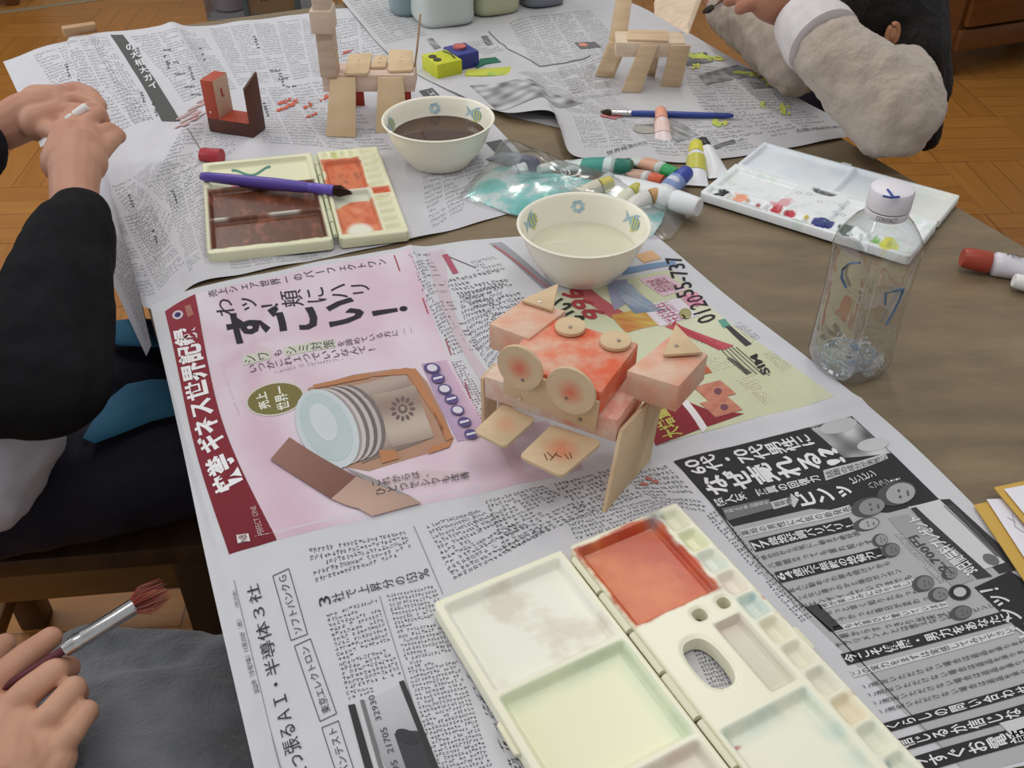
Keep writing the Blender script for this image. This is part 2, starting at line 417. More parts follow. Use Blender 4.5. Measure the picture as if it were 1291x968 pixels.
    def bil(s, q4, ab):
        a, b = ab[:, :1], ab[:, 1:]
        return q4[0] * (1 - a) * (1 - b) + q4[1] * a * (1 - b) + q4[2] * a * b + q4[3] * (1 - a) * b
    def patch(s, q, col, lay=1, nx=24, ny=24, uv=False):
        """q: four px corners TL TR BR BL; col colour or function(a,b)->(n,3)"""
        Q = np.array(q, float) if uv else s.uv(q)
        a, b = np.meshgrid(np.linspace(0, 1, nx + 1), np.linspace(0, 1, ny + 1)); ab = np.stack([a.ravel(), b.ravel()], 1)
        w = nx + 1; F = [(j * w + i, j * w + i + 1, (j + 1) * w + i + 1, (j + 1) * w + i) for j in range(ny) for i in range(nx)]
        s.put(s.bil(Q, ab), F, col(ab[:, 0], ab[:, 1]) if callable(col) else col, lay)
    def poly(s, q, col, lay=2, n=10):
        """polygon fan, subdivided ring by ring"""
        q2 = []
        for i in range(len(q)):
            a, b = np.array(q[i], float), np.array(q[(i + 1) % len(q)], float); k = max(1, int(np.linalg.norm(b - a) / 9)); q2 += [a + (b - a) * t / k for t in range(k)]
        U = s.uv(q2); m = len(U); ce = U.mean(0); pts = [ce]
        for k in range(1, n + 1): pts += list(ce + (U - ce) * k / n)
        F = [(0, 1 + i, 1 + (i + 1) % m) for i in range(m)]
        for k in range(n - 1): F += [(1 + k * m + i, 1 + (k + 1) * m + i, 1 + (k + 1) * m + (i + 1) % m, 1 + k * m + (i + 1) % m) for i in range(m)]
        s.put(np.array(pts), F, col, lay)
    def ell(s, cx, cy, rx, ry, rot, col, lay=3, n=28, rings=4):
        r = math.radians(rot); q = [(cx + rx * math.cos(t) * math.cos(r) - ry * math.sin(t) * math.sin(r), cy + rx * math.cos(t) * math.sin(r) + ry * math.sin(t) * math.cos(r)) for t in np.linspace(0, 2 * math.pi, n, endpoint=False)]
        s.poly(q, col, lay, rings)
    def splat(s, x, y, a, w, rot, col, lay=6, k=9):
        rg = np.random.default_rng(int(x * 7 + y))
        for i in range(k):
            t = rg.uniform(-1, 1) * .8; r = math.radians(rot); j = rg.normal(0, w * .5)
            s.ell(x + a * t * math.cos(r), y + a * t * math.sin(r) + j, a * rg.uniform(.12, .42), w * rg.uniform(.2, .6), rot + rg.uniform(-12, 12), [v * rg.uniform(.85, 1.1) for v in col], lay + i * .05, 9, 1)
    def text(s, q, txt, col=INK, lay=4, bold=0.0):
        """q: px corners of the lettering in its own frame: baseline start, baseline end, top end, top start"""
        V, F = glyphs(txt, bold); s.put(s.bil(s.uv(q), V), F, col, lay)
    def vtext(s, q, txt, col=INK, lay=4, bold=0.0):
        """column text, its reading direction running left to right in the photo, glyph tops to the left.
        q: px corners TL TR BR BL of the strip as seen. Each glyph placed in its own cell"""
        Q = s.uv(q); items = txt if isinstance(txt, list) else list(txt); n = len(items)
        for i, ch in enumerate(items):
            if ch in ' \u3000': continue
            if len(ch) == 1 and ord(ch) > 0x2000:      # full-width glyph: keep its place in the em square
                V, F = glyphs(ch, bold, True); gx, gy = V[:, 0], V[:, 1]
                if ch == 'ー': gx, gy = V[:, 1], 1 - V[:, 0]
            else:
                V, F = glyphs(ch, bold); w = 0.3 if ch in '!1l' else 0.9
                gx = V[:, 0] * w + (1 - w) / 2; gy = V[:, 1] * 0.84 + 0.08
            # glyph x -> up in the photo, glyph y(top) -> left
            a = (i + (1 - gy)) / n; b = 1 - gx
            s.put(s.bil(Q, np.stack([a, b], 1)), F, col, lay)
    def line(s, p, q, w, col=INK, lay=3, n=20):
        p = np.array(p, float); q = np.array(q, float); d = q - p; k = np.array([-d[1], d[0]]) / np.linalg.norm(d) * w / 2
        s.patch([p - k, q - k, q + k, p + k], col, lay, n, 1)
    def body(s, q, bands=1, lines=20, chars=14, col=(0.10, 0.10, 0.105), strokes=4, lay=1, gap=0.05, seed=0, fill=0.93, size=0.8):
        """columns of tiny newsprint characters; lines run left to right in the photo"""
        rng = np.random.default_rng(seed + 7); Q = s.uv(q)
        pts = []
        for bnd in range(bands):
            a0 = bnd / bands + gap / bands; a1 = (bnd + 1) / bands - gap / bands
            I, J = np.meshgrid(np.arange(chars), np.arange(lines)); I, J = I.ravel(), J.ravel()
            ends = np.where(rng.random(lines) < .8, chars + 1, rng.integers(max(1, int(chars * .3)), chars + 1, lines))
            keep = (rng.random(len(I)) < fill) & (I < ends[J]); I, J = I[keep], J[keep]
            cw = (a1 - a0) / chars; ch = 1 / lines
            for k in range(strokes):
                hor = rng.random(len(I)) < 0.55
                x = rng.random(len(I)) * 0.75; y = rng.random(len(I)) * 0.75
                w_ = np.where(hor, 0.45 + rng.random(len(I)) * 0.45, 0.12); h_ = np.where(hor, 0.12, 0.45 + rng.random(len(I)) * 0.45)
                x = np.minimum(x, 1 - w_); y = np.minimum(y, 1 - h_)
                X0 = a0 + (I + 0.06 + x * 0.86) * cw; X1 = X0 + w_ * 0.86 * cw; Y0 = (J + (1 - size) / 2 + y * size) * ch; Y1 = Y0 + h_ * size * ch
                pts.append(np.stack([np.stack([X0, Y0], 1), np.stack([X1, Y0], 1), np.stack([X1, Y1], 1), np.stack([X0, Y1], 1)], 1))
        A = np.concatenate(pts).reshape(-1, 2); n = len(A) // 4
        F = np.arange(n * 4).reshape(-1, 4).tolist()
        s.put(s.bil(Q, A), F, col, lay)
    def build(s, name, label, cat='newspaper', group=None):
        V = np.concatenate(s.V); K = np.concatenate(s.K); org = (V.min(0) + V.max(0)) / 2; org[2] = T
        me = bpy.data.meshes.new(name); me.from_pydata((V - org).tolist(), [], s.F); me.update()
        ca = me.color_attributes.new('Col', 'FLOAT_COLOR', 'POINT'); ca.data.foreach_set('color', np.concatenate([K, np.ones((len(K), 1))], 1).ravel())
        o = link(name, me, mat('newsprint', (1, 1, 1), 0.75, 0.25, attr=True, noise=(40, 0.955)), None, 180); o.location = org
        return tag(o, label, cat, group)
def lerp(a, b, t): return np.array(a)[None] * (1 - t[:, None]) + np.array(b)[None] * t[:, None]
def vn(a, b, seed=0, s=6):
    rng = np.random.default_rng(seed); z = 0
    for k in range(6):
        fx, fy, p = rng.normal(0, s), rng.normal(0, s), rng.random() * 6.28; z = z + np.sin(a * fx + b * fy + p)
    return np.clip(0.5 + z / 7, 0, 1)

# --- sheet A: the near spread with the pink advertisement and the black and white page
A = Sheet([
    [(193, 399, -.012), (240, 366, .001), (330, 346, .003), (430, 326, .004), (512, 312, .007), (530, 311, .003), (640, 300, .002), (740, 298, .002), (826, 297, .002)],
    [(226, 545, -.004), (258, 530, .001), (355, 500, .002), (468, 475, .002), (560, 450, .005), (600, 440, .003), (700, 425, .001), (800, 405, .001), (935, 388, .003)],
    [(258, 697, -.004), (300, 688, .003), (420, 663, .003), (545, 634, .002), (650, 612, .002), (760, 586, .002), (880, 556, .002), (990, 529, .002), (1085, 504, .002)],
    [(293, 850, -.006), (340, 842, .0), (480, 810, .001), (610, 785, .001), (740, 755, .001), (870, 728, .001), (980, 702, .001), (1110, 672, .001), (1225, 634, .002)],
    [(322, 975, -.008), (375, 970, .0), (540, 950, .0), (690, 920, .0), (830, 890, .0), (960, 860, .0), (1090, 830, .0), (1230, 795, .0), (1345, 765, .001)],
    [(352, 1100, -.01), (420, 1100, .0), (600, 1090, .0), (770, 1065, .0), (930, 1035, .0), (1080, 1010, .0), (1220, 980, .0), (1370, 950, .0), (1490, 910, .0)]],
    wave=0.0009, base=0.0016, seed=2, paper=c(205, 204, 209),
    ridges=[(288, 690, 1085, 506, 0.0022, 0.006), (518, 312, 640, 600, 0.003, 0.012)])
A.grid(170, 150)
Z3 = lambda x, y: (180 + x / 2.419, 300 + y / 2.419)
pk = lambda a, b: lerp(c(224, 210, 220), c(210, 176, 192), np.clip(0.55 * vn(a, b, 3, 7) + 0.35 * (0.5 + 0.5 * np.sin(7 * np.arctan2(b - 0.25, a - 0.2) + 2)) + 0.15 * b, 0, 1))
A.patch([(247, 371), (517, 313), (655, 610), (349, 681)], pk, 1, 60, 60)
A.patch([(617, 540), (690, 530), (735, 592), (655, 610)], lambda a, b: lerp(c(212, 180, 196), c(196, 176, 186), a), 1)
A.patch([(208, 393), (246, 371), (349, 681), (289, 699)], lambda a, b: lerp(c(150, 48, 62), c(122, 30, 42), b), 2, 10, 50)
A.text([Z3(312, 745), Z3(170, 266), Z3(88, 281), Z3(226, 790)], '快挙 ギネス世界記録', c(238, 234, 236), 4, 0.035)
A.text([Z3(372, 905), Z3(344, 818), Z3(328, 822), Z3(352, 910)], 'PERFECT ONE', c(205, 170, 172), 4)
A.patch([Z3(286, 908), Z3(322, 903), Z3(328, 925), Z3(290, 932)], c(222, 214, 212), 4, 4, 4); A.text([Z3(322, 925), Z3(318, 906), Z3(292, 911), Z3(296, 930)], 'N図', c(110, 40, 44), 5)
A.ell(*Z3(107, 236), 7, 5.5, -20, c(205, 190, 200), 4); A.ell(*Z3(107, 236), 4, 3, -20, c(60, 50, 100), 5); A.patch([Z3(128, 210), Z3(146, 204), Z3(156, 236), Z3(138, 244)], c(176, 110, 96), 4, 3, 3)
A.vtext([Z3(196, 163), Z3(740, 62), Z3(746, 82), Z3(202, 184)], '売上シェア世界一のパーフェクトワン', c(74, 62, 74), 4)
A.vtext([Z3(212, 188), Z3(690, 130), Z3(702, 176), Z3(224, 246)], 'わッ！頬にハリ', c(52, 46, 54), 4)
A.vtext([Z3(240, 232), Z3(800, 158), Z3(822, 232), Z3(262, 336)], 'すごい！', c(48, 44, 50), 4, 0.035)
for q, t in (([Z3(302, 362), Z3(384, 342), Z3(392, 368), Z3(308, 390)], 'シワ'), ([Z3(430, 335), Z3(584, 308), Z3(590, 334), Z3(437, 362)], 'シミ対策')):
    A.patch(q, c(204, 206, 188), 3, 6, 3); A.vtext(q, t, c(84, 76, 80), 4)
A.vtext([Z3(395, 345), Z3(425, 338), Z3(429, 360), Z3(400, 366)], 'も', c(90, 70, 85), 4)
A.vtext([Z3(590, 315), Z3(820, 272), Z3(824, 292), Z3(594, 336)], 'を諦めている方に……', c(104, 84, 98), 4)
A.vtext([Z3(318, 388), Z3(700, 318), Z3(716, 345), Z3(326, 416)], 'いつかこれ１つでいいなんて！', c(104, 84, 98), 4)
A.body([Z3(330, 418), Z3(660, 355), Z3(664, 368), Z3(335, 432)], 1, 1, 34, c(120, 96, 110), 4)
A.body([Z3(236, 380), Z3(246, 378), Z3(300, 540), Z3(290, 544)], 1, 34, 1, c(160, 120, 140), 3)
A.ell(*Z3(404, 492), 37.5, 21, -11, c(206, 200, 188), 3); A.ell(*Z3(404, 492), 35, 19, -11, c(124, 114, 62), 4)
A.text([Z3(392, 518), Z3(376, 470), Z3(342, 480), Z3(358, 528)], '売上', c(235, 232, 220), 5, 0.02); A.text([Z3(452, 520), Z3(436, 448), Z3(396, 460), Z3(412, 530)], '世界一', c(235, 232, 220), 5, 0.02)
br = lambda a, b: lerp(c(176, 132, 106), c(104, 76, 62), vn(a * 0.3, b * 2.2, 5, 5))
A.poly([Z3(505, 458), Z3(640, 418), Z3(765, 400), Z3(832, 400), Z3(868, 440), Z3(918, 540), Z3(948, 615), Z3(935, 640), Z3(820, 672), Z3(690, 712), Z3(560, 690), Z3(480, 560)], c(176, 134, 110), 2)
A.patch([Z3(560, 468), Z3(800, 405), Z3(885, 610), Z3(670, 690)], lambda a, b: lerp(c(112, 92, 84), c(178, 160, 148), np.clip(0.5 + 0.5 * np.sin(b * 9 + 1.2), 0, 1)), 3, 30, 40)
A.patch([Z3(700, 480), Z3(832, 450), Z3(890, 608), Z3(762, 640)], lambda a, b: lerp(c(150, 128, 116), c(190, 172, 158), np.clip(0.5 + 0.5 * np.sin(b * 7 + 3), 0, 1)), 4, 16, 24)
for k, g_ in enumerate((112, 176, 104, 184, 112, 190, 150)):
    A.ell(*Z3(563 + (7 - k) * 13, 585 - (7 - k) * 3.5), 49 + k * .5, 31 + k * .5, 62, c(g_ + 6, g_ - 4, g_ - 8), 5 + k * .28)
A.ell(*Z3(563, 585), 53.5, 36, 62, c(196, 204, 208), 7); A.ell(*Z3(560, 580), 46, 29, 62, c(182, 196, 198), 8); A.ell(*Z3(552, 566), 26, 15, 62, c(200, 208, 208), 9)
for k in range(12):
    t = k * math.pi / 6; A.ell(*Z3(793 + 30 * math.cos(t), 523 + 30 * math.sin(t)), 3.6, 2.2, math.degrees(t), c(110, 92, 90), 5, 8, 1)
A.ell(*Z3(793, 523), 6, 6, 0, c(112, 96, 92), 5, 14, 2); A.ell(*Z3(793, 523), 3, 3, 0, c(168, 148, 138), 6, 10, 1)
for q in ([(520, 450), (690, 415), (694, 428), (524, 462)], [(690, 425), (800, 398), (832, 402), (815, 418)], [(800, 405), (832, 400), (948, 612), (925, 622), (900, 560)], [(880, 640), (945, 618), (935, 640), (870, 662)], [(720, 650), (770, 648), (782, 675), (730, 690)]):
    A.poly([Z3(*p) for p in q], c(186, 124, 84), 6, 3)
A.patch([Z3(390, 680), Z3(448, 612), Z3(652, 732), Z3(575, 800)], lambda a, b: lerp(c(150, 108, 96), c(126, 84, 72), b), 10, 10, 6)
A.patch([Z3(575, 800), Z3(652, 732), Z3(850, 812), Z3(700, 852)], lambda a, b: lerp(c(196, 160, 142), c(178, 146, 130), a), 10, 10, 6)
A.patch([Z3(610, 700), Z3(700, 735), Z3(850, 812), Z3(800, 815)], c(150, 142, 140), 9, 10, 4)
A.patch([Z3(690, 745), Z3(865, 708), Z3(1000, 715), Z3(702, 795)], c(206, 184, 190), 3, 6, 4)
A.vtext([Z3(692, 745), Z3(868, 710), Z3(876, 733), Z3(700, 769)], 'これからは、', c(70, 60, 66), 11)
A.vtext([Z3(704, 771), Z3(992, 714), Z3(998, 738), Z3(710, 795)], 'ひとつでシワも改善', c(70, 60, 66), 11)
A.patch([Z3(850, 385), Z3(925, 372), Z3(1060, 600), Z3(960, 622)], lambda a, b: lerp(c(176, 150, 184), c(204, 170, 192), a), 3, 8, 16)
for k, (x, y) in enumerate(((883, 402), (901, 433), (921, 466), (942, 496), (961, 530), (982, 566), (1002, 603))):
    big = k % 2 == 0 and k < 6
    A.ell(*Z3(x, y), 10.5 if k == 0 else 8.8, 6.2, 8, c(92, 78, 132), 12, 20, 2)
    if big: A.ell(*Z3(x, y), 6.6, 4.4, 8, c(212, 208, 220), 13, 14, 1)
    else: A.line(Z3(x - 14, y + 3), Z3(x + 14, y - 4), 2.6, c(220, 216, 228), 13, 4)
A.body([Z3(935, 380), Z3(975, 372), Z3(1080, 560), Z3(1035, 570)], 1, 26, 4, c(120, 80, 110), 4)
# middle columns of text beside the pink advertisement
A.patch([(537, 318), (560, 314), (700, 590), (665, 600)], c(205, 186, 196), 1, 4, 20)
for k, (x, y) in enumerate(((497, 322), (533, 376), (562, 428), (586, 482))): A.line((x, y), (x + 7, y + 20), 1.6, c(170, 70, 86), 3, 3)
A.body([(505, 323), (548, 315), (615, 440), (570, 450)], 1, 30, 6, c(110, 96, 104), 4, seed=3)
A.body([(552, 352), (632, 338), (690, 400), (628, 412)], 1, 11, 14, c(86, 86, 92), 4, seed=1)
A.body([(575, 372), (640, 352), (640, 440), (618, 468)], 1, 14, 13, c(90, 90, 96), 4, seed=4)
A.body([(590, 330), (626, 322), (640, 340), (604, 348)], 1, 4, 9, c(120, 118, 122), 3, seed=5)
A.patch([(557, 322), (564, 320), (578, 344), (571, 346)], c(176, 84, 104), 3, 3, 6); A.line((566, 324), (600, 338), 1, c(120, 90, 100), 3)
A.patch([(616, 307), (632, 305), (700, 362), (684, 364)], lambda a, b: lerp(c(160, 160, 168), c(142, 140, 150), b), 1, 6, 16)
A.line((622, 310), (690, 362), 2.5, c(176, 110, 112), 3)
# colour advertisement on the right
A.patch([(692, 372), (846, 340), (1052, 500), (835, 560)], lambda a, b: lerp(c(216, 216, 186), c(200, 202, 164), vn(a, b, 9, 5)), 1, 40, 30)
A.patch([(784, 339), (850, 329), (853, 334), (784, 347)], c(122, 150, 186), 3, 8, 2)
A.patch([(800, 322), (822, 316), (834, 326), (812, 332)], c(226, 178, 130), 3, 4, 4)
A.text([(768, 398), (730, 362), (704, 368), (742, 405)], '996', c(172, 62, 66), 4, 0.03)
A.text([(742, 404), (712, 374), (694, 382), (716, 410)], 'いい', c(52, 52, 48), 5, 0.03)
A.patch([(765, 356), (790, 352), (800, 378), (775, 392)], c(150, 152, 180), 3, 6, 6); A.patch([(775, 362), (795, 358), (835, 392), (800, 396)], lambda a, b: lerp(c(170, 182, 196), c(120, 136, 164), vn(a, b, 2, 8)), 4, 10, 10)
A.patch([(722, 366), (742, 362), (790, 396), (772, 402)], c(190, 92, 96), 2, 4, 8)
A.patch([(805, 352), (840, 346), (868, 366), (836, 374)], c(218, 184, 196), 3, 6, 6); A.text([(858, 364), (838, 350), (812, 355), (830, 370)], '特別価格', c(170, 96, 120), 4)
A.patch([(770, 398), (812, 390), (832, 410), (790, 420)], lambda a, b: lerp(c(196, 110, 60), c(214, 190, 90), vn(a, b, 4, 9)), 3, 8, 8)
A.patch([(808, 386), (856, 376), (882, 398), (832, 412)], c(226, 214, 224), 3, 6, 6); A.text([(868, 402), (842, 380), (818, 386), (842, 410)], '送料無料', c(182, 84, 116), 4)
A.patch([(856, 372), (878, 368), (892, 384), (870, 388)], c(222, 150, 174), 3, 4, 4); A.text([(886, 384), (866, 370), (860, 374), (878, 388)], 'アレルギー', c(170, 70, 100), 4)
A.ell(864, 396, 8, 7, 0, c(170, 162, 110), 4); A.ell(868, 482, 10, 11, 0, c(176, 182, 84), 4)
A.patch([(838, 412), (850, 408), (925, 436), (912, 442)], c(196, 84, 92), 3, 4, 8)
A.line((848, 408), (908, 440), 5, c(186, 66, 76), 4)
A.patch([(842, 455), (880, 448), (898, 470), (860, 480)], lambda a, b: lerp(c(216, 130, 72), c(190, 80, 60), vn(a, b, 7, 9)), 4, 8, 8)
for dx, dy in ((0, 0), (8, 20)):
    A.patch([(874 + dx, 489 + dy), (908 + dx, 480 + dy), (928 + dx, 497 + dy), (894 + dx, 507 + dy)], lambda a, b: lerp(c(208, 138, 112), c(188, 108, 88), vn(a, b, 5, 10)), 4, 8, 8); A.ell(905 + dx, 494 + dy, 5, 4, 0, c(120, 74, 84), 5)
A.poly([(812, 508), (850, 500), (890, 516), (938, 522), (826, 562)], c(146, 46, 54), 3)
A.patch([(853, 502), (862, 500), (892, 540), (886, 546)], c(232, 226, 226), 4, 3, 6)
A.text([(862, 548), (838, 514), (818, 522), (838, 556)], '大増量', c(204, 196, 92), 5, 0.02)
A.text([(905, 402), (884, 371), (864, 376), (882, 410)], '0120', c(48, 46, 50), 4, 0.01); A.text([(876, 372), (858, 320), (838, 326), (854, 378)], '55-737', c(48, 46, 50), 4, 0.01)
A.patch([(905, 404), (914, 402), (922, 412), (912, 414)], c(96, 160, 140), 3, 3, 3)
A.patch([(914, 412), (920, 410), (948, 434), (940, 437)], c(70, 66, 66), 3, 3, 6); A.body([(922, 410), (934, 405), (960, 425), (948, 432)], 1, 12, 4, c(110, 104, 108), 3)
A.text([(972, 470), (954, 446), (945, 450), (962, 474)], 'SIM', c(50, 48, 50), 4, 0.02); A.body([(960, 446), (975, 442), (1000, 462), (985, 470)], 1, 14, 5, c(96, 94, 98), 3)
for j in range(5): A.line((900 + j * 7, 430 + j * 2), (938 + j * 8, 470 + j * 1), 1.4, c(120, 116, 98), 3)
A.patch([(916, 452), (921, 451), (948, 470), (941, 473)], c(80, 78, 72), 3, 3, 5)
A.body([(925, 480), (955, 470), (995, 500), (962, 512)], 1, 12, 8, c(150, 110, 90), 3)
A.body([(855, 428), (885, 421), (930, 462), (900, 470)], 1, 16, 6, c(150, 146, 116), 3)
# near page: headline, boxes, columns, chart
Z8 = lambda x, y: (280 + x / 2.782, 620 + y / 2.782)
A.text([Z8(312, 1010), Z8(128, 322), Z8(84, 334), Z8(250, 1040)], '突っ張るＡＩ・半導体３社', c(56, 54, 60), 4)
for q, t in (([Z8(178, 296), Z8(234, 270), Z8(300, 500), Z8(242, 522)], 'ソフトバンクＧ'), ([Z8(254, 542), Z8(310, 516), Z8(402, 778), Z8(344, 806)], '東京エレクトロン'), ([Z8(350, 828), Z8(408, 804), Z8(492, 1060), Z8(436, 1084)], 'アドバンテスト')):
    for i in range(4): A.line(q[i], q[(i + 1) % 4], 1.1, c(84, 82, 88), 3)
    tl, tr, brr, bl = map(np.array, q); k = 0.86
    f = lambda a, b: tuple((tl * (1 - a) + tr * a) * (1 - b) + (bl * (1 - a) + brr * a) * b)
    A.text([f(.76, .94), f(.76, .06), f(.26, .06), f(.26, .94)], t, c(60, 58, 64), 4)
A.text([Z8(134, 704), Z8(68, 448), Z8(50, 452), Z8(114, 710)], '2025年（令和7年）11月23日（日）', c(92, 90, 98), 4)
A.text([Z8(60, 405), Z8(48, 345), Z8(36, 348), Z8(48, 408)], '（経済面）', c(120, 118, 124), 4)
A.line(Z8(42, 310), Z8(215, 1000), 0.9, c(130, 128, 134), 3, 60)
A.vtext([Z8(332, 374), Z8(724, 266), Z8(733, 300), Z8(340, 408)], ['3', '社', 'で', '上', '昇', '分', 'の', '153', '%'], c(58, 56, 62), 4)
A.body([Z8(282, 200), Z8(664, 130), Z8(690, 205), Z8(304, 330)], 1, 5, 24, (.12, .12, .13), 4, seed=11)
A.body([Z8(350, 430), Z8(552, 370), Z8(640, 640), Z8(420, 700)], 1, 16, 14, (.12, .12, .13), 4, seed=12)
A.body([Z8(425, 700), Z8(530, 680), Z8(540, 700), Z8(440, 735)], 1, 2, 7, (.12, .12, .13), 4, seed=19)
A.body([Z8(565, 360), Z8(760, 320), Z8(945, 930), Z8(735, 985)], 1, 40, 15, (.12, .12, .13), 4, seed=13)
A.body([Z8(700, 118), Z8(900, 60), Z8(1180, 120), Z8(790, 325)], 1, 11, 20, (.12, .12, .13), 4, seed=14)
for p, q in ((Z8(552, 365), Z8(700, 840)), (Z8(672, 120), Z8(775, 360)), (Z8(870, 70), Z8(905, 140))): A.line(p, q, 0.9, c(130, 128, 132), 3)
A.body([(607, 632), (688, 610), (760, 640), (628, 700)], 1, 13, 15, (.12, .12, .13), 4, seed=15)
A.body([(692, 610), (770, 590), (825, 622), (728, 655)], 1, 9, 14, (.12, .12, .13), 4, seed=16)
A.body([(775, 600), (842, 584), (900, 648), (830, 636)], 1, 10, 12, (.12, .12, .13), 4, seed=17)
A.body([(705, 655), (825, 628), (850, 640), (720, 684)], 1, 5, 26, (.12, .12, .13), 4, seed=18)
for k in range(3): A.body([(888 + k * 40, 650 + k * 45), (905 + k * 40, 640 + k * 45), (945 + k * 40, 688 + k * 45), (930 + k * 40, 696 + k * 45)], 1, 12, 4, (.12, .12, .13), 4, seed=20 + k)
A.body([(560, 790), (600, 850), (720, 1010), (660, 1020)], 1, 10, 8, (.12, .12, .13), 4, seed=33)
A.body([Z8(735, 985), Z8(945, 930), Z8(1060, 1100), Z8(800, 1180)], 1, 12, 15, (.12, .12, .13), 4, seed=35)
A.body([(600, 880), (650, 868), (740, 985), (690, 1000)], 1, 24, 8, (.12, .12, .13), 4, seed=36)
A.body([(870, 820), (925, 805), (945, 870), (900, 880)], 1, 12, 12, (.12, .12, .13), 4, seed=37)
A.patch([Z8(490, 735), Z8(620, 680), Z8(760, 985), Z8(590, 1010)], lambda a, b: lerp(c(196, 196, 200), c(150, 150, 154), b), 2, 10, 14)
A.patch([Z8(442, 750), Z8(466, 745), Z8(540, 1000), Z8(512, 1010)], c(58, 56, 58), 4, 3, 10); A.patch([Z8(484, 732), Z8(498, 730), Z8(572, 985), Z8(556, 990)], c(118, 116, 118), 4, 3, 10)
A.patch([Z8(620, 668), Z8(638, 662), Z8(760, 968), Z8(740, 980)], c(62, 60, 62), 4, 3, 10)
A.poly([Z8(604, 850), Z8(640, 838), Z8(690, 840), Z8(730, 920), Z8(742, 975), Z8(650, 985)], c(70, 68, 72), 3, 4); A.ell(*Z8(650, 860), 16, 8, 25, c(64, 62, 66), 4)
A.text([Z8(560, 800), Z8(532, 712), Z8(512, 720), Z8(540, 806)], '32930', c(80, 78, 84), 5); A.text([Z8(604, 915), Z8(576, 826), Z8(554, 834), Z8(582, 920)], '21705', c(80, 78, 84), 5); A.text([Z8(640, 1030), Z8(612, 940), Z8(590, 948), Z8(620, 1034)], '17595', c(80, 78, 84), 5)
A.vtext([Z8(790, 1035), Z8(905, 985), Z8(915, 1010), Z8(800, 1060)], '総利益', c(64, 62, 68), 4)
# black and white advertisement
Z6 = lambda x, y: (840 + x / 2.862, 500 + y / 2.862)
A.patch([(850, 582), (1074, 525), (1450, 900), (1225, 985)], c(176, 174, 176), 1, 30, 40)
A.poly([Z6(30, 235), Z6(350, 152), Z6(670, 72), Z6(820, 210), Z6(985, 372), Z6(800, 420), Z6(520, 405), Z6(240, 470), Z6(130, 350)], c(52, 50, 52), 2)
A.vtext([Z6(48, 236), Z6(505, 134), Z6(545, 176), Z6(100, 292)], ['60', '代', '・', '70', '代', '男', '性', 'に'], c(226, 224, 226), 4, 0.02)
A.vtext([Z6(104, 300), Z6(600, 172), Z6(660, 240), Z6(166, 366)], ['な', 'ぜ', '売', 'れ', 'る', '!?'], c(230, 228, 230), 4, 0.03)
A.vtext([Z6(166, 372), Z6(544, 282), Z6(560, 304), Z6(186, 402)], '超人気 驚異の回復力', c(222, 220, 222), 4, 0.02)
A.patch([Z6(565, 268), Z6(790, 205), Z6(800, 225), Z6(575, 305)], c(196, 194, 196), 4, 8, 3); A.vtext([Z6(570, 272), Z6(790, 209), Z6(797, 227), Z6(580, 300)], '話題の成分が男性に', c(60, 58, 60), 5)
A.vtext([Z6(455, 345), Z6(650, 312), Z6(680, 362), Z6(488, 410)], 'ピンッ', c(232, 230, 232), 4, 0.03); A.vtext([Z6(655, 295), Z6(745, 262), Z6(762, 290), Z6(672, 324)], 'ピンピン', c(220, 218, 220), 4, 0.02); A.vtext([Z6(720, 312), Z6(840, 284), Z6(848, 310), Z6(732, 338)], 'ハツラツ!!', c(220, 218, 220), 4)
A.patch([Z6(515, 112), Z6(664, 74), Z6(810, 205), Z6(640, 222)], lambda a, b: lerp(c(90, 88, 90), c(206, 204, 206), vn(a, b, 12, 6)), 3, 18, 18)
A.ell(*Z6(620, 108), 24, 9, -12, c(190, 188, 190), 4); A.ell(*Z6(745, 175), 20, 8, -8, c(198, 196, 198), 4)
A.patch([Z6(200, 405), Z6(370, 370), Z6(385, 405), Z6(222, 448)], c(120, 118, 120), 3, 6, 3); A.vtext([Z6(204, 410), Z6(368, 376), Z6(372, 388), Z6(212, 426)], '３月より申込殺到中', c(226, 224, 226), 4)
A.poly([Z6(375, 382), Z6(450, 362), Z6(448, 350), Z6(478, 372), Z6(462, 402), Z6(460, 388), Z6(388, 408)], c(196, 194, 196), 3, 3); A.vtext([Z6(384, 384), Z6(450, 368), Z6(455, 382), Z6(392, 402)], '超特価', c(60, 58, 60), 4)
for x, y, rx, ry, g in ((830, 352, 25, 15, 165), (728, 400, 22, 12, 140), (770, 520, 10, 8, 150), (808, 556, 12, 9, 120), (720, 462, 17, 8, 170), (925, 676, 14, 10, 120), (980, 716, 13, 9, 130), (1062, 782, 14, 9, 110), (1020, 640, 10, 8, 130)):
    A.ell(*Z6(x, y), rx, ry, -12, c(84, 82, 84), 5); A.ell(*Z6(x + rx * .55, y), rx * 0.74, ry * 0.86, -12, c(g, g, g), 6, 20, 3); A.ell(*Z6(x + rx * .3, y - ry * .6), rx * 0.07, ry * 0.14, -12, c(86, 84, 86), 7, 8, 1); A.ell(*Z6(x + rx * .5, y + ry * .9), rx * 0.07, ry * 0.14, -12, c(86, 84, 86), 7, 8, 1); A.ell(*Z6(x + rx * 1.6, y), rx * 0.06, ry * 0.28, -12, c(96, 88, 90), 7, 8, 1)
rng = random.Random(4)
head = ['薬局から発売', '77歳絶好調バリバリ', '中高年にこの一粒', '64歳天使のお店', 'ご愛用者の声', '満足度が違います', '元気な毎日', 'まずはお試し', '男の自信', '一日一粒から', '今こそ健康・完全なのに', 'この実力を実感', '毎朝スッキリ', 'くらしの問い']
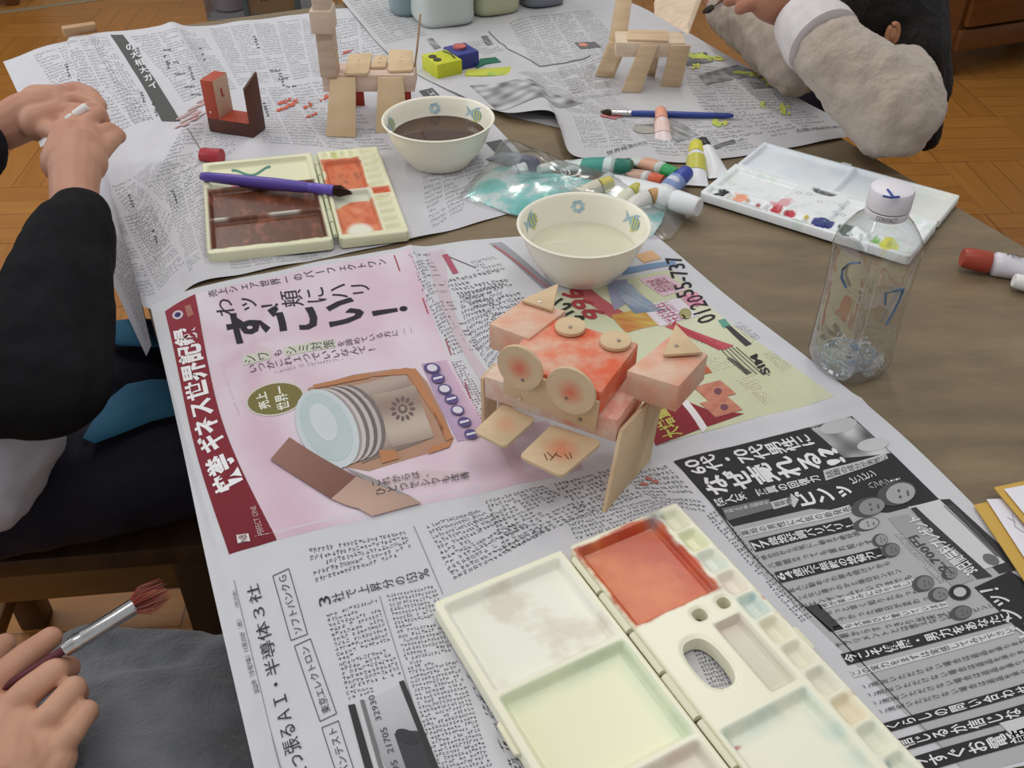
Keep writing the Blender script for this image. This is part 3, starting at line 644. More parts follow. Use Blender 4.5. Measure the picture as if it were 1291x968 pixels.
rows = [(0, 490, 260, 640, 430, 1), (1, 512, 310, 660, 460, 2), (0, 590, 345, 700, 505, 0), (1, 650, 395, 790, 552, 2), (0, 712, 450, 800, 600, 0), (0, 750, 470, 830, 640, 1)]
def strip(x0, y0, x1, y1, h, t, style):
    dx, dy = (h * 0.62, h * 0.95)
    q = [Z6(x0, y0), Z6(x1, y1), Z6(x1 + dx, y1 + dy), Z6(x0 + dx, y0 + dy)]
    if style == 2: A.patch(q, c(50, 48, 50), 3, 12, 2)
    if style == 1: A.patch(q, c(206, 204, 206), 3, 12, 2)
    m = 0.12; q2 = [Z6(x0 + dx * m, y0 + dy * m), Z6(x1 + dx * m, y1 + dy * m), Z6(x1 + dx * (1 - m), y1 + dy * (1 - m)), Z6(x0 + dx * (1 - m), y0 + dy * (1 - m))]
    A.vtext(q2, t, c(228, 226, 228) if style == 2 else c(66, 64, 66), 4, 0.015 if style == 2 else 0)
strip(262, 484, 660, 392, 26, '薬局の男性に人気の新発売', 1)
strip(296, 522, 660, 436, 42, '77歳絶好調バリバリ！', 2)
strip(335, 574, 690, 482, 22, '体の芯から元気に！朝まで絶好調', 0); strip(356, 604, 740, 510, 22, '八時間立っても疲れ知らず', 0)
strip(388, 636, 770, 545, 40, '64歳天下無敵の絶倫力！', 2)
strip(432, 694, 800, 590, 22, '友人に勧められ飲み続けてから', 0); strip(456, 722, 840, 618, 22, 'こんなに違うのかと毎日ガンガン', 0)
strip(474, 752, 880, 640, 20, 'コエンザイムでいつまでも', 0)
for k in range(5): strip(545 + k * 18, 750 + k * 27, 905 + k * 34, 655 + k * 28, 20, ['夜が楽しみになりまして', 'もっと早く知りたかった男', 'ツラかった毎日が変わった', '妻も大喜びで驚いています', '朝からすっきり出来ます'][k], 1 if k in (0, 3) else 0)
strip(600, 890, 1180, 740, 22, 'サプリメントとは思えない程ビンビンに', 0)
strip(628, 930, 1230, 770, 42, '今こそ健康・男力をあなたに', 2); strip(660, 990, 1240, 830, 26, 'この実力をまずは実感してみて下さい', 1)
for k in range(4): strip(700 + k * 20, 1040 + k * 30, 1290 + k * 20, 870 + k * 30, 22, 'ご満足いただけない場合は返品を承ります', 0)
strip(780, 1180, 1400, 1000, 34, 'くらしの問い合わせ多数', 2); strip(820, 1240, 1440, 1060, 44, '信じるか信じないか！', 2); strip(860, 1310, 1480, 1120, 60, '今すぐお電話下さい', 2)
for k in range(2): A.patch([Z6(1200 + k * 90, 1180 + k * 80), Z6(1290 + k * 90, 1155 + k * 80), Z6(1370 + k * 90, 1220 + k * 80), Z6(1270 + k * 90, 1250 + k * 80)], c(204, 202, 204), 4)
A.patch([Z6(548, 748), Z6(500, 760), Z6(590, 850), Z6(640, 840)], c(70, 68, 70), 3, 4, 6)
A.poly([Z6(985, 372), Z6(1022, 370), Z6(1295, 620), Z6(1200, 640), Z6(1120, 560)], c(60, 58, 60), 2); A.patch([Z6(870, 400), Z6(985, 372), Z6(1222, 600), Z6(1135, 628)], c(206, 204, 206), 3, 8, 16)
A.patch([Z6(880, 405), Z6(900, 400), Z6(1175, 650), Z6(1120, 660)], c(64, 62, 64), 4, 6, 12)
A.text([Z6(1128, 628), Z6(906, 432), Z6(862, 446), Z6(1078, 656)], '30日間無料プレゼント', c(226, 224, 226), 6, 0.02)
A.patch([Z6(800, 440), Z6(870, 425), Z6(1110, 660), Z6(1035, 690)], c(160, 158, 160), 3, 8, 14); A.text([Z6(1040, 640), Z6(905, 500), Z6(870, 512), Z6(1005, 655)], '22,700円', c(72, 70, 72), 6, 0.01)
for k in range(4): A.line(Z6(1000 + k * 10, 395 + k * 0), Z6(1190 + k * 6, 578 + k * 2), 0.9, c(110, 108, 110), 5)
A.ell(*Z6(1170, 590), 11, 6, 25, c(110, 108, 110), 6)
A.body([Z6(820, 500), Z6(850, 492), Z6(1020, 665), Z6(985, 678)], 1, 40, 3, (.05, .05, .05), 4)
A.poly([Z6(1110, 690), Z6(1240, 630), Z6(1330, 690), Z6(1500, 860), Z6(1400, 920), Z6(1280, 850)], c(50, 48, 50), 3); A.text([Z6(1330, 855), Z6(1200, 690), Z6(1120, 705), Z6(1270, 880)], 'ビンッ！', c(214, 212, 214), 6, 0.02)
A.ell(*Z6(1058, 708), 14, 10, 0, c(54, 52, 54), 5); A.ell(*Z6(1058, 708), 8, 6, 0, c(190, 188, 190), 6)
A.line(Z6(28, 235), Z6(600, 850), 1.6, c(50, 48, 50), 3, 40); A.line(Z6(600, 850), Z6(1110, 1400), 1.6, c(50, 48, 50), 3, 40); A.line(Z6(30, 235), Z6(670, 73), 1.6, c(60, 58, 60), 3, 40)
for x, y in ((818, 604), (826, 608), (812, 611)): A.ell(x, y, 5, 2, 10, c(196, 110, 100), 5, 10, 1)
A.build('newspaper', 'near newspaper spread with a pink cream-jar advertisement and a black and white advertisement page')

# --- sheet B: far left newspaper that hangs over the table's left edge
B = Sheet([
    [(4, 78, -.045), (70, 56, -.012), (128, 41, .003), (178, 38, .004), (215, 31, .010), (250, 34, .003), (330, 24, .001), (420, 13, .001), (500, 6, .001)],
    [(50, 175, -.06), (110, 155, -.014), (165, 138, .003), (215, 132, .005), (255, 126, .003), (310, 120, .001), (385, 112, .001), (470, 100, .001), (566, 98, .001)],
    [(120, 312, -.075), (158, 290, -.02), (200, 262, .003), (250, 250, .003), (310, 240, .001), (380, 225, .001), (460, 212, .001), (545, 200, .001), (650, 186, .002)],
    [(185, 451, -.085), (205, 412, -.02), (240, 362, .002), (310, 345, .002), (385, 330, .001), (460, 315, .001), (535, 299, .002), (600, 282, .001), (702, 250, .001)]],
    wave=0.0012, base=0.0008, seed=5, paper=c(199, 197, 202), ridges=[(250, 158, 190, 240, 0.006, 0.02), (250, 158, 310, 165, 0.002, 0.01), (215, 32, 260, 110, 0.004, 0.012)])
B.grid(130, 110)
K1 = c(78, 76, 78)
B.patch([(139, 44), (155, 44), (228, 153), (204, 153)], c(84, 84, 82), 2, 4, 24)
for i, ch in enumerate('の大相大ガイ'):
    x, y = 163 + i * 5.6, 60 + i * 9.6
    B.text([(x - 5 + 3, y + 5), (x + 5 + 4, y + 3), (x + 5, y - 5), (x - 5 - 1, y - 3)], ch, c(220, 218, 220), 5, 0.02)
gr = (.19, .19, .195)
B.body([(40, 70), (125, 46), (150, 100), (75, 125)], 3, 16, 12, gr, 3, seed=1, size=0.7)
B.body([(75, 125), (150, 100), (192, 150), (120, 185)], 3, 14, 12, gr, 3, seed=2, size=0.7)
B.body([(110, 46), (134, 44), (196, 152), (165, 156)], 1, 44, 6, gr, 3, seed=3, size=0.7)
B.body([(162, 46), (255, 40), (300, 112), (232, 130)], 3, 26, 14, gr, 3, seed=4, size=0.7)
B.body([(262, 36), (410, 20), (420, 95), (300, 108)], 5, 26, 14, gr, 3, seed=5, size=0.7)
B.body([(235, 150), (300, 145), (300, 190), (190, 235)], 2, 16, 16, gr, 3, seed=6, size=0.7)
B.body([(310, 112), (420, 100), (500, 190), (330, 180)], 4, 22, 14, gr, 3, seed=7, size=0.7)
B.body([(140, 235), (190, 205), (250, 205), (200, 340)], 2, 26, 14, gr, 3, seed=8, size=0.7)
B.body([(130, 320), (192, 255), (236, 330), (184, 432)], 2, 26, 14, gr, 3, seed=9, size=0.7)
B.body([(205, 225), (252, 205), (275, 318), (238, 345)], 2, 30, 10, gr, 3, seed=10, size=0.7)
B.body([(288, 326), (400, 314), (405, 326), (290, 340)], 4, 4, 12, gr, 3, seed=11, size=0.7)
B.body([(530, 200), (600, 190), (640, 240), (545, 290)], 3, 14, 12, gr, 3, seed=12, size=0.7)
B.body([(420, 25), (480, 18), (490, 90), (430, 100)], 2, 20, 12, gr, 3, seed=13, size=0.7)
for x, y in ((170, 60), (80, 80), (96, 100), (205, 70), (175, 116), (190, 130), (330, 130), (318, 45), (350, 92), (236, 84), (250, 60), (160, 245), (190, 290), (215, 240)):
    B.body([(x, y), (x + 5, y - 1), (x + 11, y + 17), (x + 6, y + 18)], 1, 5, 1, (.06, .06, .06), 5, 3, 0, seed=int(x))
for x, y in ((340, 88), (350, 98), (360, 108), (205, 62), (212, 78), (220, 92), (232, 108), (240, 118)): B.body([(x, y), (x + 13, y - 1), (x + 14, y + 3), (x + 1, y + 4)], 1, 1, 5, (.04, .04, .04), 6, 3, 0, seed=int(x))
B.patch([(528, 115), (545, 111), (562, 128), (543, 131)], c(92, 92, 94), 3); B.text([(548, 128), (538, 115), (544, 113), (556, 127)], '江', c(215, 213, 215), 5)
B.patch([(612, 180), (632, 176), (650, 196), (632, 200)], c(96, 96, 100), 3); B.patch([(640, 205), (662, 198), (680, 212), (660, 218)], c(96, 96, 100), 3)
for x, y, a, w in ((360, 128, 10, 3), (368, 133, 9, 3), (356, 138, 8, 2.5), (389, 134, 7, 3), (393, 146, 8, 2.5), (408, 125, 9, 2.5), (372, 127, 4, 2), (438, 66, 8, 1.5)):
    B.splat(x, y, a, w, -22, c(214, 96, 70))
for k in range(26):
    t = rng.random(); B.ell(228 + t * 45 + rng.uniform(-8, 8), 158 - t * 34 + rng.uniform(-7, 7), rng.uniform(3, 9), rng.uniform(.6, 1.6), -25, c(200 - 20 * rng.random(), 152, 148), 5 + k * 0.1, 12, 1)
B.line((236, 162), (254, 190), 1.2, c(140, 120, 120), 5)
B.build('newspaper', 'far left newspaper with a black title band, drooping over the table edge')

# --- sheet D: dark printed page peeping out under the middle sheet
D = Sheet([[(600, 118, .001), (680, 110, .001), (735, 125, .001)], [(640, 146, .001), (700, 160, .001), (748, 174, .001)]], wave=0.0004, base=0.0006, seed=4, paper=c(176, 174, 176))
D.grid(16, 12); D.patch([(642, 138), (700, 138), (735, 150), (744, 170)], lambda a, b: lerp(c(96, 94, 96), c(150, 148, 150), vn(a, b, 3, 9)), 2)
D.build('newspaper', 'grey photo page peeping out from under the middle newspaper')

# --- sheet C: middle and right newspaper under the jugs and the giraffe
C_ = Sheet([
    [(424, -8, .004), (500, -26, .003), (560, -40, .002), (620, -44, .002), (690, -30, .002), (750, -12, .002), (810, 10, .002), (868, 42, .003)],
    [(484, 62, .006), (548, 50, .003), (610, 44, .002), (670, 48, .002), (725, 62, .002), (780, 72, .002), (840, 75, .002), (930, 78, .003)],
    [(524, 92, .005), (592, 86, .003), (655, 88, .004), (700, 108, .004), (745, 120, .002), (800, 128, .002), (880, 128, .002), (1006, 124, .003)],
    [(566, 114, .004), (635, 142, .010), (698, 142, .020), (722, 196, .012), (800, 200, .004), (868, 205, .002), (980, 190, .002), (1089, 168, .003)]],
    wave=0.0010, base=0.0024, seed=8, paper=c(194, 192, 194), ridges=[(640, 60, 720, 78, 0.004, 0.012), (700, 140, 760, 60, 0.003, 0.015), (720, 175, 850, 185, 0.004, 0.016)])
C_.grid(140, 100)
g2 = (.18, .18, .185)
C_.body([(432, -4), (500, -18), (540, 44), (485, 56)], 4, 20, 12, g2, 3, seed=1, size=0.7)
C_.body([(640, 28), (745, 12), (790, 60), (672, 82)], 4, 22, 14, g2, 3, seed=2, size=0.7)
C_.body([(555, 60), (610, 50), (640, 62), (575, 82)], 2, 8, 14, g2, 3, seed=3, size=0.7)
C_.body([(650, 92), (750, 80), (800, 118), (700, 125)], 3, 18, 14, g2, 3, seed=4, size=0.7)
C_.body([(690, 118), (770, 118), (815, 150), (715, 140)], 3, 16, 13, g2, 3, seed=5, size=0.7)
C_.body([(720, 145), (790, 150), (800, 185), (735, 185)], 2, 16, 10, g2, 3, seed=6, size=0.7)
C_.body([(780, 150), (880, 150), (960, 185), (830, 195)], 3, 14, 14, g2, 3, seed=7, size=0.7)
C_.body([(860, 80), (930, 84), (1060, 160), (930, 180)], 3, 24, 12, g2, 3, seed=8, size=0.7)
C_.body([(700, 85), (760, 65), (770, 110), (720, 120)], 2, 14, 10, g2, 3, seed=9, size=0.7)
for q, cc in (([(538, 50), (545, 48), (556, 60), (548, 63)], 120), ([(606, 46), (614, 45), (622, 56), (614, 58)], 96), ([(880, 95), (905, 88), (925, 100), (890, 108)], 130), ([(905, 88), (930, 82), (958, 92), (930, 100)], 110), ([(855, 70), (890, 66), (900, 78), (866, 84)], 100), ([(826, 150), (850, 148), (880, 170), (850, 182)], 140), ([(800, 158), (824, 156), (836, 164), (806, 168)], 130), ([(940, 98), (965, 96), (985, 106), (950, 112)], 120), ([(892, 186), (925, 176), (928, 180), (895, 190)], 90)):
    C_.patch(q, lambda a, b, cc=cc: lerp(c(cc - 20, cc - 20, cc - 20), c(cc + 50, cc + 50, cc + 50), vn(a, b, cc, 9)), 3, 10, 8)
C_.patch([(592, 108), (668, 100), (735, 130), (628, 140)], lambda a, b: lerp(c(100, 98, 100), c(198, 196, 198), vn(a, b, 21, 15)), 3, 30, 20)
C_.line((616, 40), (640, 62), 1.2, c(110, 108, 110), 4); C_.line((640, 62), (680, 84), 1.2, c(110, 108, 110), 4); C_.line((680, 84), (745, 70), 1.2, c(120, 118, 120), 4)
C_.patch([(724, 54), (750, 53), (758, 60), (732, 62)], c(110, 104, 104), 3); C_.ell(735, 57, 6, 2, 5, c(214, 140, 116), 5)
C_.text([(1005, 168), (1076, 152), (1075, 148), (1003, 163)], 'お問い合わせ申込書', c(90, 88, 90), 4); C_.text([(765, 196), (818, 182), (814, 178), (764, 191)], '世界経済の行方', c(90, 88, 90), 4)
for x, y, a, w in ((882, 71, 12, 2.5), (900, 74, 16, 2.2), (878, 84, 6, 2.2), (944, 93, 16, 2.4), (966, 98, 8, 4), (972, 105, 6, 4), (990, 140, 5, 4), (962, 132, 3, 4), (906, 156, 9, 3), (985, 136, 2.5, 4), (872, 72, 4, 3)):
    C_.splat(x, y, a * 1.2, w * 1.3, 4, c(204, 214, 96), 6, 12)
for x, y in ((762, 147), (772, 149), (779, 147)): C_.ell(x, y, 6, 1.6, 10, c(204, 110, 116), 6, 10, 1)
C_.ell(812, 164, 14, 5, 5, c(166, 162, 150), 5)
C_.build('newspaper', 'far middle newspaper with yellow-green paint smears under the giraffe model')
# ---------------------------------------------------------------- bowls
def enamel(): return mat('cream_ceramic', c(242, 236, 216), 0.22, 0.5)
def bowl(px, py, label, water_col, level, wname, wlabel, rot, R=0.0735, H=0.058, wr=0.03):
    o = G(px, py)[:2]; z0 = T + 0.003; e = empty('soup_bowl', (o[0], o[1], z0), label, 'bowl')
    out = [(0.0, 0.003), (0.037, 0.003), (0.039, 0.0), (0.0425, 0.0), (0.0440, 0.004), (0.0515, 0.012), (0.0580, 0.022), (0.0632, 0.033), (0.0672, 0.044), (0.0695, 0.0520), (0.0712, 0.0550), (0.0730, 0.0562), (0.0735, 0.0572), (0.0728, 0.0580), (0.0708, 0.0580), (0.0688, 0.0555), (0.0655, 0.044), (0.0612, 0.033), (0.0558, 0.0225), (0.0492, 0.0140), (0.0400, 0.0085), (0.028, 0.0062), (0.0, 0.006)]
    s = R / 0.0735; IZ = [0.0085, 0.014, 0.0225, 0.033, 0.044, 0.0555]; IR = [0.0400, 0.0492, 0.0558, 0.0612, 0.0655, 0.0688]
    out = [(r * s, z) for r, z in out]
    V, F = lathe(out, (o[0], o[1], z0), 96); mesh('bowl_body', V, F, [enamel()], e, 60)
    zr = level; ri = np.interp(zr, IZ, IR) * s
    V, F = lathe([(0.0, zr), (ri * 0.5, zr), (ri * 0.97, zr), (ri - 0.0001, zr + 0.0004)], (o[0], o[1], z0), 64, close=False)
    w = mesh(wname, V, F, [mat(wname, water_col, 0.05, 0.5)], e, 60); w['label'] = wlabel
    # painted decals on the inner wall
    def deco(ang, kind):
        V = []; F = []; ms = []; LIFT = [0.0]
        def P3(a, t):   # a: angle offset, t: 0..1 up the inner wall
            z = 0.035 + t * 0.017; r = np.interp(z, IZ, IR) * s - 0.0004 - LIFT[0]
            return (o[0] + r * math.cos(ang + a), o[1] + r * math.sin(ang + a), z0 + z)
        def shape(pts, m):
            n = len(V); ca = sum(p[0] for p in pts) / len(pts); ct = sum(p[1] for p in pts) / len(pts)
            V.append(P3(ca, ct)); V.extend(P3(*p) for p in pts)
            for i in range(len(pts)): F.append((n, n + 1 + i, n + 1 + (i + 1) % len(pts))); ms.append(m)
        E = lambda ca, ct, ra, rt, m, k=12: shape([(ca + ra * math.cos(t), ct + rt * math.sin(t)) for t in np.linspace(0, 6.283, k, endpoint=False)], m)
        if kind == 'fish':
            E(0, .5, .17, .42, 0); shape([(.14, .5), (.30, .95), (.24, .5), (.30, .1)], 0); shape([(-.02, .9), (-.10, 1.15), (.08, .95)], 0)
            LIFT[0] = 0.0006
            for k in (-1, 0, 1): shape([(-.06 + k * .085, .2), (-.02 + k * .085, .2), (-.0 + k * .085, .82), (-.04 + k * .085, .82)], 1)
            shape([(-.10, .12), (.02, -.1), (.06, .12)], 1)
        else:
            for k in range(7):
                t = k * 0.9; E(.08 * math.cos(t), .5 + .30 * math.sin(t), .05, .13, 0 if k % 3 else 2, 8)
        mesh('bowl_decal', V, F, [mat('decal_blue', c(158, 188, 204), 0.25), mat('decal_yellow', c(206, 208, 116), 0.25), mat('decal_sky', c(176, 206, 214), 0.25)], e, 0, ms)
    for k, (a, kd) in enumerate(rot): deco(math.radians(a), kd)
    return e
bowl(555, 203, 'cream soup bowl holding dark reddish-brown paint water', c(78, 52, 38), 0.034, 'paint_water', 'dark brown dirty water', ((168, 'fish'), (98, 'leaf'), (42, 'fish'), (250, 'leaf'), (300, 'fish')))
bowl(733, 342, 'cream soup bowl with painted fish holding pale cloudy water', c(212, 208, 180), 0.027, 'cloudy_water', 'pale greenish cloudy water', ((150, 'fish'), (92, 'leaf'), (24, 'fish'), (250, 'leaf'), (310, 'fish')), R=0.0725)

# ---------------------------------------------------------------- palettes
def sstep(x): x = np.clip(x, 0, 1); return x * x * (3 - 2 * x)
class Frame2:
    """a tray's own metric frame: origin corner, u and v directions, found from three corners"""
    def __init__(s, o, pu, pv, z, turn=0.0):
        s.o = G(*o, z); u = G(*pu, z) - s.o; v = G(*pv, z) - s.o
        s.W = np.linalg.norm(u); s.u = u / s.W; ct, sn = math.cos(turn), math.sin(turn); s.u = np.array([s.u[0] * ct - s.u[1] * sn, s.u[0] * sn + s.u[1] * ct, 0]); w = np.array([-s.u[1], s.u[0], 0]); s.v = w * np.sign(w @ v) * ct + s.u * sn * (0.6 if turn else 0); s.v /= np.linalg.norm(s.v)
        s.H = abs(v @ s.v); s.z = z
    def L(s, px, py):
        p = G(px, py, s.z) - s.o; return np.array([p @ s.u, p @ s.v])
    def X(s, a, b, z): return s.o + s.u * a + s.v * b + np.array([0, 0, z - s.z])
def tray(name, Fm, u0, u1, v0, v1, wells, holes, colf, parent, m, top=0.012, cell=0.0012, cr=0.006, thick=0.0022, label=None):
    """a moulded plastic tray: wells pressed into a rounded slab; wells (u0,v0,u1,v1,depth,radius,wall)"""
    nu = int((u1 - u0) / cell); nv = int((v1 - v0) / cell)
    a, b = np.meshgrid(np.linspace(u0, u1, nu + 1), np.linspace(v0, v1, nv + 1)); a, b = a.ravel(), b.ravel()
    # rounded outline: pull border points in at the corners
    cx, cy = (u0 + u1) / 2, (v0 + v1) / 2; hx, hy = (u1 - u0) / 2, (v1 - v0) / 2
    x, y = a - cx, b - cy; qx, qy = np.abs(x) - (hx - cr), np.abs(y) - (hy - cr)
    m_ = (qx > 0) & (qy > 0); r = np.maximum(qx, qy); d = np.sqrt(qx ** 2 + qy ** 2) + 1e-9
    x = np.where(m_, np.sign(x) * ((hx - cr) + qx * r / d), x); y = np.where(m_, np.sign(y) * ((hy - cr) + qy * r / d), y)
    a, b = x + cx, y + cy
    sd = np.minimum(np.minimum(a - u0, u1 - a), np.minimum(b - v0, v1 - b))
    h = np.full(len(a), top); h -= 0.0016 * (1 - sstep(sd / 0.002)) ** 2
    for (wu0, wv0, wu1, wv1, dep, rad, wall) in wells:
        px_, py_ = (wu0 + wu1) / 2, (wv0 + wv1) / 2; qx = np.abs(a - px_) - (abs(wu1 - wu0) / 2 - rad); qy = np.abs(b - py_) - (abs(wv1 - wv0) / 2 - rad)
        sdf = np.sqrt(np.maximum(qx, 0) ** 2 + np.maximum(qy, 0) ** 2) + np.minimum(np.maximum(qx, qy), 0) - rad
        h = np.minimum(h, top - dep * sstep(-sdf / wall))
    keep = np.ones(len(a), bool)
    hd = np.full(len(a), 9.0)
    for (hu, hv, ru, rv, rot) in holes:
        du, dv = a - hu, b - hv; x_ = du * math.cos(rot) + dv * math.sin(rot); y_ = -du * math.sin(rot) + dv * math.cos(rot)
        k = (np.abs(x_ / ru) ** 2.6 + np.abs(y_ / rv) ** 2.6) ** (1 / 2.6); hd = np.minimum(hd, (k - 1) * min(ru, rv)); keep &= k >= 1.0
        ins_ = (k < 1.0) & (k > 0.35); a = np.where(ins_, hu + du / np.maximum(k, .05), a); b = np.where(ins_, hv + dv / np.maximum(k, .05), b)
    h = np.where(hd < 0.002, h - 0.0012 * (1 - sstep(hd / 0.002)), h)
    K = colf(a, b, h)
    V = Fm.o + a[:, None] * Fm.u + b[:, None] * Fm.v; V[:, 2] = T + 0.004 + h
    w = nu + 1; idx = lambda i, j: j * w + i
    Fs = [(idx(i, j), idx(i + 1, j), idx(i + 1, j + 1), idx(i, j + 1)) for j in range(nv) for i in range(nu) if keep[idx(i, j)] or keep[idx(i + 1, j + 1)] or keep[idx(i + 1, j)] or keep[idx(i, j + 1)]]
    # skirt all round
    ring = [idx(i, 0) for i in range(nu)] + [idx(nu, j) for j in range(nv)] + [idx(i, nv) for i in range(nu, 0, -1)] + [idx(0, j) for j in range(nv, 0, -1)]
    n = len(V); B_ = V[ring].copy(); B_[:, 2] = T + 0.0035; V = np.concatenate([V, B_]); K = np.concatenate([K, K[ring]])
    N = len(ring); Fs += [(ring[i], ring[(i + 1) % N], n + (i + 1) % N, n + i) for i in range(N)]
    # walls of the holes: bottom copies of the rim
    from collections import Counter
    cnt = Counter()
    for f in Fs:
        for i in range(4): e = (f[i], f[(i + 1) % 4]); cnt[tuple(sorted(e))] += 1
    be = [f_ for f_, k in cnt.items() if k == 1 and f_[0] < n and f_[1] < n]
    if be and holes:
        vs_ = sorted({i for e in be for i in e}); mp = {v: len(V) + k for k, v in enumerate(vs_)}; ext = V[vs_].copy(); ext[:, 2] = T + 0.0035
        V = np.concatenate([V, ext]); K = np.concatenate([K, K[vs_]]); Fs += [(e[0], e[1], mp[e[1]], mp[e[0]]) for e in be]
    o = mesh(name, V, Fs, [m], parent, 50, None, True, K)
    if label: o['label'] = label
    return o
def mixc(K, col, f): return K * (1 - f[:, None]) + np.array(col)[None] * f[:, None]
def fbm(a, b, sc, seed):
    rng = np.random.default_rng(seed); z = np.zeros(len(a)); amp = 1; tot = 0
    for o in range(5):
        for _ in range(4):
            t = rng.random() * 6.28; f = sc * 2 ** o * (0.7 + 0.6 * rng.random()); z += amp * np.sin((a * math.cos(t) + b * math.sin(t)) * f + rng.random() * 6.28 + 1.6 * np.sin(f * 0.6 * (b * math.cos(t) - a * math.sin(t)) + rng.random() * 6))
        tot += amp * 4; amp *= 0.6
    return np.clip(0.5 + z / tot * 1.5, 0, 1)
def inw(a, b, w, soft=0.002):
    return sstep((np.minimum(np.minimum(a - w[0], w[2] - a), np.minimum(b - w[1], w[3] - b)) + soft) / (2 * soft))
plastic = mat('palette_plastic', c(226, 224, 192), 0.28, 0.5, attr=True)
def hinge(Fm, u, v0, v1, parent, m, z=0.0125, r=0.0028):
    mb = MB(); n = 7
    for k in range(n):
        a = v0 + (v1 - v0) * (k + 0.04) / n; b = v0 + (v1 - v0) * (k + 0.96) / n; rr = r * (1.0 if k % 2 else 0.86)
        mb.add(*tube([Fm.X(u, a, z), Fm.X(u, (a + b) / 2, z), Fm.X(u, b, z)], [rr] * 3, 12))
    mb.out('hinge', [m], parent, 40)
# near palette
F1 = Frame2((545, 762), (852, 635), (905, 1280), 0.014)
hu = F1.L(712, 693)[0]
VL = 0.298
def well1(q, dep=0.006, rad=0.004, wall=0.004, pad=0.0):
    Ls = np.array([F1.L(*p) for p in q]); return (Ls[:, 0].min() + pad, Ls[:, 1].min() + pad, Ls[:, 0].max() - pad, Ls[:, 1].max() - pad, dep, rad, wall)
def bx(us, vs): return (us[0], vs[0], us[1], vs[1])
e = empty('paint_palette', F1.X(F1.W / 2, VL / 2, 0) + np.array([0, 0, 0.0035]), 'open cream paint palette, nearest, with one orange-red well', 'palette')
uL0, uL1 = 0.0, hu - 0.0030; uR0, uR1 = hu + 0.0030, F1.W
v = lambda px, py: F1.L(px, py)[1]; uu = lambda px, py: F1.L(px, py)[0]
vb1 = v(640, 872); vb2 = v(786, 957) + 0.045
vb2 = (v(905, 918) + v(815, 960)) / 2
wl = [(uL0 + .005, .006, uL1 - .005, vb1 - .002, .0075, .004, .005), (uL0 + .005, vb1 + .002, uL1 - .005, vb2 - .002, .0075, .004, .005), (uL0 + .005, vb2 + .002, uL1 - .005, VL - .006, .0075, .004, .005)]
def colL(a, b, h):
    K = np.broadcast_to(np.array(c(244, 240, 212)), (len(a), 3)).copy()
    n1 = fbm(a, b, 60, 1); n2 = fbm(a, b, 35, 2)
    f = inw(a, b, wl[0][:4]); K = mixc(K, c(242, 242, 228), f * 0.8); K = mixc(K, c(212, 190, 168), f * np.clip(n1 * 1.4 - .75, 0, 1) * .8)
    f = inw(a, b, wl[1][:4]); K = mixc(K, c(240, 240, 198), f * 0.8); edge = np.clip(1 - np.minimum(wl[1][2] - a, b - wl[1][1]) / .016, 0, 1); K = mixc(K, c(188, 212, 178), f * edge * n2 * .8)
    f = inw(a, b, wl[2][:4]); K = mixc(K, c(226, 214, 196), f * 0.8); K = mixc(K, c(220, 172, 160), f * np.clip(1 - np.abs(b - wl[2][1]) / .014, 0, 1) * n1)
    return K
tray('mixing_tray', F1, uL0, uL1, 0, VL, wl, [], colL, e, plastic, 0.013)
ubm = uu(1024, 858)                 # inner edge of the small wells
ubm = (uu(820, 655) + uu(1024, 858)) / 2 + 0.001
vo0, vo1 = 0.006, (v(808, 788) + v(908, 745)) / 2
vw = (v(927, 912) + v(1018, 866)) / 2
wr_ = [(uR0 + .004, vo0, ubm - .004, vo1, .0075, .003, .004)]
um0 = uu(898, 790); wr_.append((um0, v(920, 780) , ubm - .004, vw - .006, .0065, .003, .004))
wr_.append((uR0 + .004, vw, ubm - .004, VL - .008, .0075, .003, .005))
sw = []
n_s = 12; vs0, vs1 = 0.004, VL - 0.004
for k in range(n_s):
    a0 = vs0 + (vs1 - vs0) * k / n_s; a1 = vs0 + (vs1 - vs0) * (k + 1) / n_s; sw.append((ubm + .0005, a0 + .0008, uR1 - .0035, a1 - .0008, .0060, .005, .0055))
tints = [(222, 224, 190), (214, 222, 160), (200, 216, 212), (226, 206, 196), (176, 206, 204), (222, 212, 184), (220, 214, 190), (216, 212, 196), (226, 204, 164), (206, 214, 196), (190, 208, 200), (226, 204, 156)]
